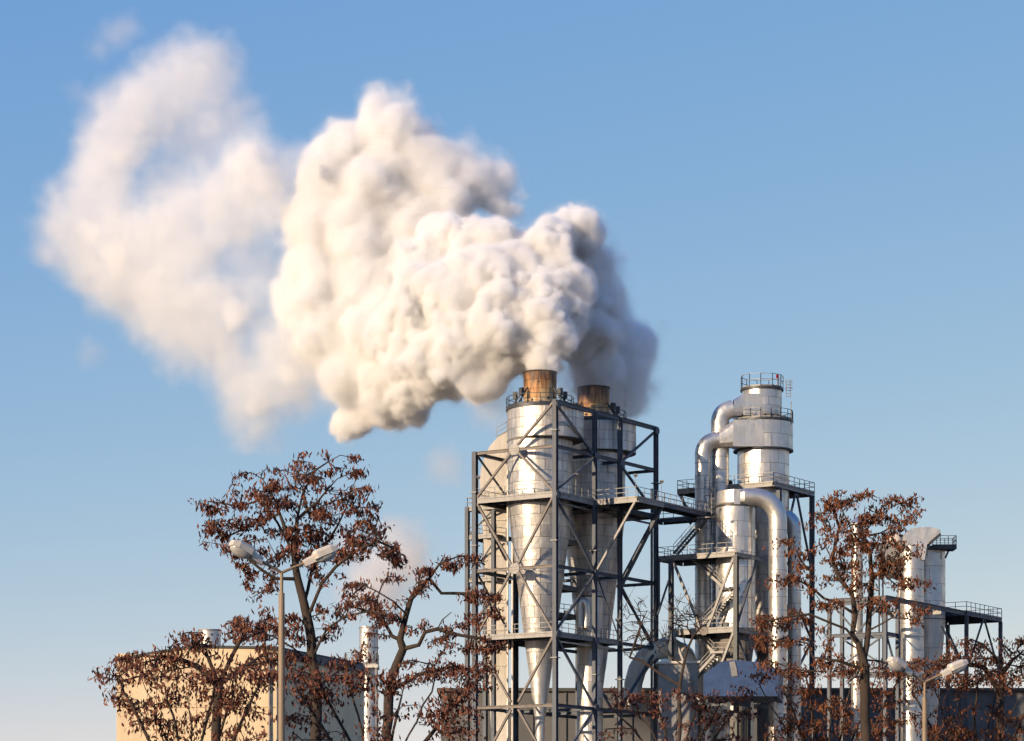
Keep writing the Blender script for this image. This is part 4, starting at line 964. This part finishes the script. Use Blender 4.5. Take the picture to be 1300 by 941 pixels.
def make_plume(name, label, layers, voxel, mat, parent=None, core_mat=None, core_voxel=0.5):
    """layers: dicts with blobs (x, y, z, r) in metres, and how their edge billows and fades"""
    me = bpy.data.meshes.new(name); ob = bpy.data.objects.new(name, me); COL.objects.link(ob)
    ob['kind'] = 'stuff'
    if label: ob['label'] = label
    if parent: ob.parent = parent
    g = bpy.data.node_groups.new(name + '_field', 'GeometryNodeTree')
    g.interface.new_socket('Geometry', in_out='OUTPUT', socket_type='NodeSocketGeometry')
    N = g.nodes.new; L = g.links.new
    def setin(s, v):
        if hasattr(v, 'links'): L(v, s)
        else: s.default_value = v
    def math_(op, a, b=0.0, c=None):
        n = N('ShaderNodeMath'); n.operation = op
        setin(n.inputs[0], a); setin(n.inputs[1], b)
        if c is not None: setin(n.inputs[2], c)
        return n.outputs[0]
    def vec(op, a, b=None, s=None):
        n = N('ShaderNodeVectorMath'); n.operation = op
        setin(n.inputs[0], a)
        if b is not None: setin(n.inputs[1], b)
        if s is not None: setin(n.inputs['Scale'], s)
        return n.outputs['Value'] if op == 'DISTANCE' else n.outputs['Vector']
    pos = N('GeometryNodeInputPosition').outputs[0]
    lo = np.array([1e9] * 3); hi = -lo
    total = None; core = None
    for Ly in layers:
        B = Ly['blobs']
        for b in B:
            c = np.array(b[:3]); lo = np.minimum(lo, c - b[3] * 1.15 - 1.5); hi = np.maximum(hi, c + b[3] * 1.15 + 1.5)
        # large swirls: bend the space first
        nz = N('ShaderNodeTexNoise'); nz.inputs['Scale'].default_value = Ly['warp_scale']; nz.inputs['Detail'].default_value = Ly.get('warp_detail', 3.0)
        L(pos, nz.inputs['Vector'])
        off = vec('SCALE', vec('SUBTRACT', nz.outputs['Color'], (0.5, 0.5, 0.5)), s=Ly['warp'])
        p = vec('ADD', pos, off)
        d = None
        for b in B:
            e = math_('SUBTRACT', vec('DISTANCE', p, tuple(b[:3])), b[3] + Ly['grow'])
            d = e if d is None else math_('SMOOTH_MIN', d, e, Ly['blend'])
        # billows: rounded lumps, each bearing smaller lumps
        nm = N('ShaderNodeTexNoise'); nm.inputs['Scale'].default_value = 0.13; nm.inputs['Detail'].default_value = 2.0; L(pos, nm.inputs['Vector'])
        mm = N('ShaderNodeMapRange'); L(nm.outputs['Fac'], mm.inputs['Value']); mm.inputs['From Min'].default_value = 0.36; mm.inputs['From Max'].default_value = 0.64
        mm.inputs['To Min'].default_value = 0.25; mm.inputs['To Max'].default_value = 1.45
        for size, amp in Ly['billows']:
            n2 = N('ShaderNodeTexNoise'); n2.inputs['Scale'].default_value = 0.9 / size; n2.inputs['Detail'].default_value = 1.0
            L(pos, n2.inputs['Vector'])
            q = vec('ADD', pos, vec('SCALE', vec('SUBTRACT', n2.outputs['Color'], (0.5, 0.5, 0.5)), s=size * 0.9))
            vo = N('ShaderNodeTexVoronoi'); vo.feature = 'F1'
            vo.inputs['Scale'].default_value = 1.0 / size
            L(q, vo.inputs['Vector'])
            d = math_('MULTIPLY_ADD', math_('SUBTRACT', vo.outputs['Distance'], 0.45), math_('MULTIPLY', mm.outputs['Result'], amp) if size < 3 else amp, d)
        for size, amp in Ly['wisps']:
            n3 = N('ShaderNodeTexNoise'); n3.inputs['Scale'].default_value = 1.0 / size; n3.inputs['Detail'].default_value = 5.0
            n3.inputs['Roughness'].default_value = 0.6; L(pos, n3.inputs['Vector'])
            d = math_('MULTIPLY_ADD', math_('SUBTRACT', n3.outputs['Fac'], 0.5), amp, d)
        if Ly.get('core'):
            dn = math_('MULTIPLY_ADD', d, -1.0, -Ly['core'])
            core = dn if core is None else math_('MAXIMUM', core, dn)
        mr = N('ShaderNodeMapRange'); mr.interpolation_type = 'SMOOTHSTEP'
        L(d, mr.inputs['Value']); mr.inputs['From Min'].default_value = Ly['edge'][0]; mr.inputs['From Max'].default_value = Ly['edge'][1]
        mr.inputs['To Min'].default_value = 0.0; mr.inputs['To Max'].default_value = Ly['density']
        # From Min is outside (no steam), From Max is inside (full)
        o = mr.outputs['Result']
        if 'halo' in Ly:                       # the thin veil that shreds off the edge
            n5 = N('ShaderNodeTexNoise'); n5.inputs['Scale'].default_value = 0.45; n5.inputs['Detail'].default_value = 6.0; n5.inputs['Roughness'].default_value = 0.65
            L(p, n5.inputs['Vector'])
            d2 = math_('MULTIPLY_ADD', math_('SUBTRACT', n5.outputs['Fac'], 0.5), Ly['halo'][1], d)
            m5 = N('ShaderNodeMapRange'); m5.interpolation_type = 'SMOOTHSTEP'; L(d2, m5.inputs['Value'])
            m5.inputs['From Min'].default_value = Ly['halo'][0]; m5.inputs['From Max'].default_value = -Ly['halo'][0]; m5.inputs['To Min'].default_value = 0.0; m5.inputs['To Max'].default_value = Ly['halo'][2]
            o = math_('MAXIMUM', o, m5.outputs['Result'])
        if 'mottle' in Ly:
            n4 = N('ShaderNodeTexNoise'); n4.inputs['Scale'].default_value = 1.0 / Ly['mottle'][0]; n4.inputs['Detail'].default_value = 4.0
            L(pos, n4.inputs['Vector'])
            m2 = N('ShaderNodeMapRange'); L(n4.outputs['Fac'], m2.inputs['Value'])
            m2.inputs['From Min'].default_value = Ly['mottle'][1]; m2.inputs['From Max'].default_value = Ly['mottle'][2]
            m2.inputs['To Min'].default_value = Ly['mottle'][3]; m2.inputs['To Max'].default_value = 1.0
            o = math_('MULTIPLY', o, m2.outputs['Result'])
        total = o if total is None else math_('MAXIMUM', total, o)
    vc = N('GeometryNodeVolumeCube')
    L(total, vc.inputs['Density'])
    vc.inputs['Min'].default_value = tuple(lo); vc.inputs['Max'].default_value = tuple(hi)
    for ax, v in zip('XYZ', (hi - lo) / voxel):
        vc.inputs['Resolution ' + ax].default_value = max(2, int(v))
    sm = N('GeometryNodeSetMaterial'); sm.inputs['Material'].default_value = mat
    L(vc.outputs[0], sm.inputs['Geometry'])
    result = sm.outputs[0]
    if core is not None:                       # the heart of the cloud, too thick to see into
        v2 = N('GeometryNodeVolumeCube'); L(core, v2.inputs['Density'])
        v2.inputs['Background'].default_value = -50.0
        v2.inputs['Min'].default_value = tuple(lo); v2.inputs['Max'].default_value = tuple(hi)
        for ax, v in zip('XYZ', (hi - lo) / core_voxel):
            v2.inputs['Resolution ' + ax].default_value = max(2, int(v))
        vm = N('GeometryNodeVolumeToMesh'); L(v2.outputs[0], vm.inputs['Volume']); vm.inputs['Threshold'].default_value = 0.0
        ss = N('GeometryNodeSetShadeSmooth'); L(vm.outputs[0], ss.inputs[0])
        s2 = N('GeometryNodeSetMaterial'); s2.inputs['Material'].default_value = core_mat; L(ss.outputs[0], s2.inputs['Geometry'])
        jn = N('GeometryNodeJoinGeometry'); L(result, jn.inputs[0]); L(s2.outputs[0], jn.inputs[0])
        result = jn.outputs[0]
    go = N('NodeGroupOutput'); L(result, go.inputs[0])
    md = ob.modifiers.new('steam', 'NODES'); md.node_group = g
    me.materials.append(mat)
    if core_mat: me.materials.append(core_mat)
    print(name, 'grid', ((hi - lo) / voxel).astype(int), lo, hi)
    return ob

def px_blobs(rows, Y0, drift=0.0):
    out = []
    for (px, py, r, dy) in rows:
        dy = dy + drift * max(0.0, 690 - px)
        p = W(px, py, Y0 + dy); out.append((p.x, p.y, p.z, r / FPX * (Y0 + dy)))
    return out

LOBE = [
    (785,480,34,10),(800,440,34,12),(822,437,14,12),(770,425,42,10),(755,395,38,7),(795,505,20,11),(770,505,20,8),(745,350,36,6),(735,310,30,5),(790,520,12,10),(760,470,32,6),
]
NEAR = [  # crisp young steam above the two stacks
    (686,462,17,-8),(690,445,28,-6),(753,482,17,6),(757,462,30,6),(745,425,36,4),(735,390,40,4),
    (735,345,36,4),(725,305,34,3),(700,320,36,-2),(690,380,55,-3),(680,425,45,-6),(640,420,55,-7),(640,360,55,-4),(640,315,36,-2),
    (590,330,45,-2),(590,390,60,-6),(590,440,50,-8),(560,300,22,0),(545,400,58,-5),(545,450,55,-6),(610,470,34,-7),(555,345,48,-2),(500,430,55,-3),
    (500,480,42,-3),(520,500,30,-3),(490,520,22,-2),(462,535,15,-2),(440,545,9,-2),
]
MID = [
    (475,150,30,8),(500,175,36,8),(450,190,40,8),(530,205,40,9),(430,230,48,8),(490,240,62,8),(570,225,40,10),(610,235,32,11),(630,262,22,11),(550,270,50,8),
    (415,290,50,6),(460,310,65,6),(520,320,50,5),(395,350,40,5),(430,370,52,4),(480,380,58,3),(440,430,52,2),(400,400,36,3),(455,470,45,1),
]
OLD = [
    (258,72,16,4),(255,85,24,4),(235,100,30,4),(275,115,18,4),(205,125,30,4),(180,145,32,4),(160,165,32,4),(140,190,32,4),(130,225,34,4),(120,260,34,4),(105,290,34,4),(80,300,20,4),(130,320,42,4),(170,310,44,4),(170,350,44,4),
    (215,290,38,3),(250,262,28,3),(290,250,34,3),(310,205,30,1),(330,235,32,1),(350,265,24,1),(355,215,14,1),(290,285,32,3),(240,320,34,3),(215,375,42,3),(250,400,38,3),(285,390,32,3),(325,380,16,3),
    (270,430,34,3),(230,430,24,3),(300,465,26,3),(315,500,28,2),(320,530,17,2),(325,550,7,2),(345,482,32,2),(370,450,34,1),(395,430,32,1),(405,465,26,1),(375,490,20,1),(270,150,12,4),(300,145,9,4),(95,255,12,4),(190,395,26,3),
]
PUFF = [(312,200,28,0),(338,225,24,0),(110,295,20,2),(150,330,24,2),(300,398,18,1),(205,290,16,2),(328,515,18,1),(250,90,14,4),(382,450,26,0),(400,420,24,0),(150,205,18,3),(175,160,14,3),(230,385,18,2),(365,300,14,1),(360,470,20,0)]
VEIL = [(365,240,24,2),(378,335,24,2),(385,380,22,2),(390,400,30,1),(240,170,46,6),(320,335,46,4),(290,150,30,6),(60,310,14,6),(330,430,34,3),(390,200,20,4),(210,230,40,6),(385,300,24,4),(150,120,24,6),(360,510,26,3),(215,470,16,4)]
THIN = [(150,42,16,10),(165,35,12,10),(125,60,10,10),(320,130,10,6),(335,150,8,6),(100,120,8,8),(115,450,14,8),(565,595,20,0),(625,510,26,0),(640,540,16,0),(615,480,26,-2),(640,500,22,0),(720,495,20,-1),(715,480,18,-1)]
SMALL = [(480,735,34,0),(510,705,32,0),(460,755,26,0),(520,720,24,0),(440,690,16,0),(500,680,20,0),(560,595,16,2)]
steam_mat = volume_material('steam', 1.0, (1, .995, .985), 0.0)
heart_mat = core_material('steam_heart')
plume = bpy.data.objects.new('steam_plume', None); COL.objects.link(plume)
plume['kind'] = 'stuff'; plume['label'] = 'billowing white steam cloud drifting left from the two rusty stacks'
L1 = dict(blobs=px_blobs(NEAR, 299.5, .045), grow=0.8, core=3.0, warp=2.0, warp_scale=0.2, warp_detail=4.0, blend=0.7, billows=[(5.0, 2.6), (2.3, 1.4), (1.05, 0.65)], wisps=[(1.0, 0.7)], halo=(0.9, 1.6, 0.22), edge=(0.15, -0.6), density=2.4)
L0 = dict(blobs=px_blobs(LOBE, 298.5), grow=0.8, core=4.6, warp=2.2, warp_scale=0.25, warp_detail=5.0, blend=1.0, billows=[(4.0, 2.3), (1.8, 1.3)], wisps=[(1.1, 1.0)], halo=(1.2, 2.0, 0.2), edge=(0.35, -1.2), density=1.0)
L2 = dict(blobs=px_blobs(MID, 300, .03), grow=0.9, core=4.4, warp=2.8, warp_scale=0.16, warp_detail=5.0, blend=1.2, billows=[(6.0, 3.0), (2.6, 1.4), (1.2, 0.5)], wisps=[(1.6, 1.4)], halo=(1.2, 2.2, 0.2), edge=(0.5, -1.6), density=1.3)
L3 = dict(blobs=px_blobs(OLD, 303, .03), grow=1.9, warp=3.8, warp_scale=0.18, warp_detail=6.0, blend=1.4, billows=[(4.0, 1.8), (1.9, 0.9)], wisps=[(3.2, 3.6), (1.3, 2.2), (0.6, 0.6)], halo=(1.6, 3.5, 0.10), edge=(0.4, -2.4), density=0.26)
L4 = dict(blobs=px_blobs(THIN, 297), grow=0.4, warp=3.0, warp_scale=0.3, warp_detail=5.0, blend=1.0, billows=[], wisps=[(2.5, 3.0)], edge=(0.9, -1.8), density=0.16)
make_plume('young_steam', None, [L1, L0], 0.18, steam_mat, plume, heart_mat)
make_plume('risen_steam', None, [L2], 0.22, steam_mat, plume, heart_mat)
L5 = dict(blobs=px_blobs(VEIL, 304, .03), grow=0.6, warp=3.5, warp_scale=0.2, warp_detail=6.0, blend=1.5, billows=[], wisps=[(2.6, 4.5)], edge=(0.8, -3.0), density=0.12)
L6 = dict(blobs=px_blobs(PUFF, 303, .03), grow=0.3, warp=3.2, warp_scale=0.2, warp_detail=6.0, blend=1.0, billows=[(3.0, 1.6), (1.5, 0.8)], wisps=[(2.2, 1.8), (0.9, 0.9)], edge=(0.4, -1.4), density=0.7)
make_plume('thinning_steam', None, [L3, L5, L6], 0.24, steam_mat, plume)
thin_mat = volume_material('thin_steam', 1.0, (1, .97, .95), 0.1)
wisp = bpy.data.objects.new('small_steam_puff', None); COL.objects.link(wisp)
wisp['kind'] = 'stuff'; wisp['label'] = 'faint pinkish steam puff rising behind the low stack and the left trees'
make_plume('puff', None, [dict(blobs=px_blobs(SMALL[:6], 300), grow=0.6, warp=2.5, warp_scale=0.2, blend=2.0, billows=[(3, 1.4)], wisps=[(3, 2.5)], edge=(1.0, -2.0), density=0.34)], 0.4, thin_mat, wisp)
make_plume('loose_wisps', None, [L4], 0.4, thin_mat, plume)
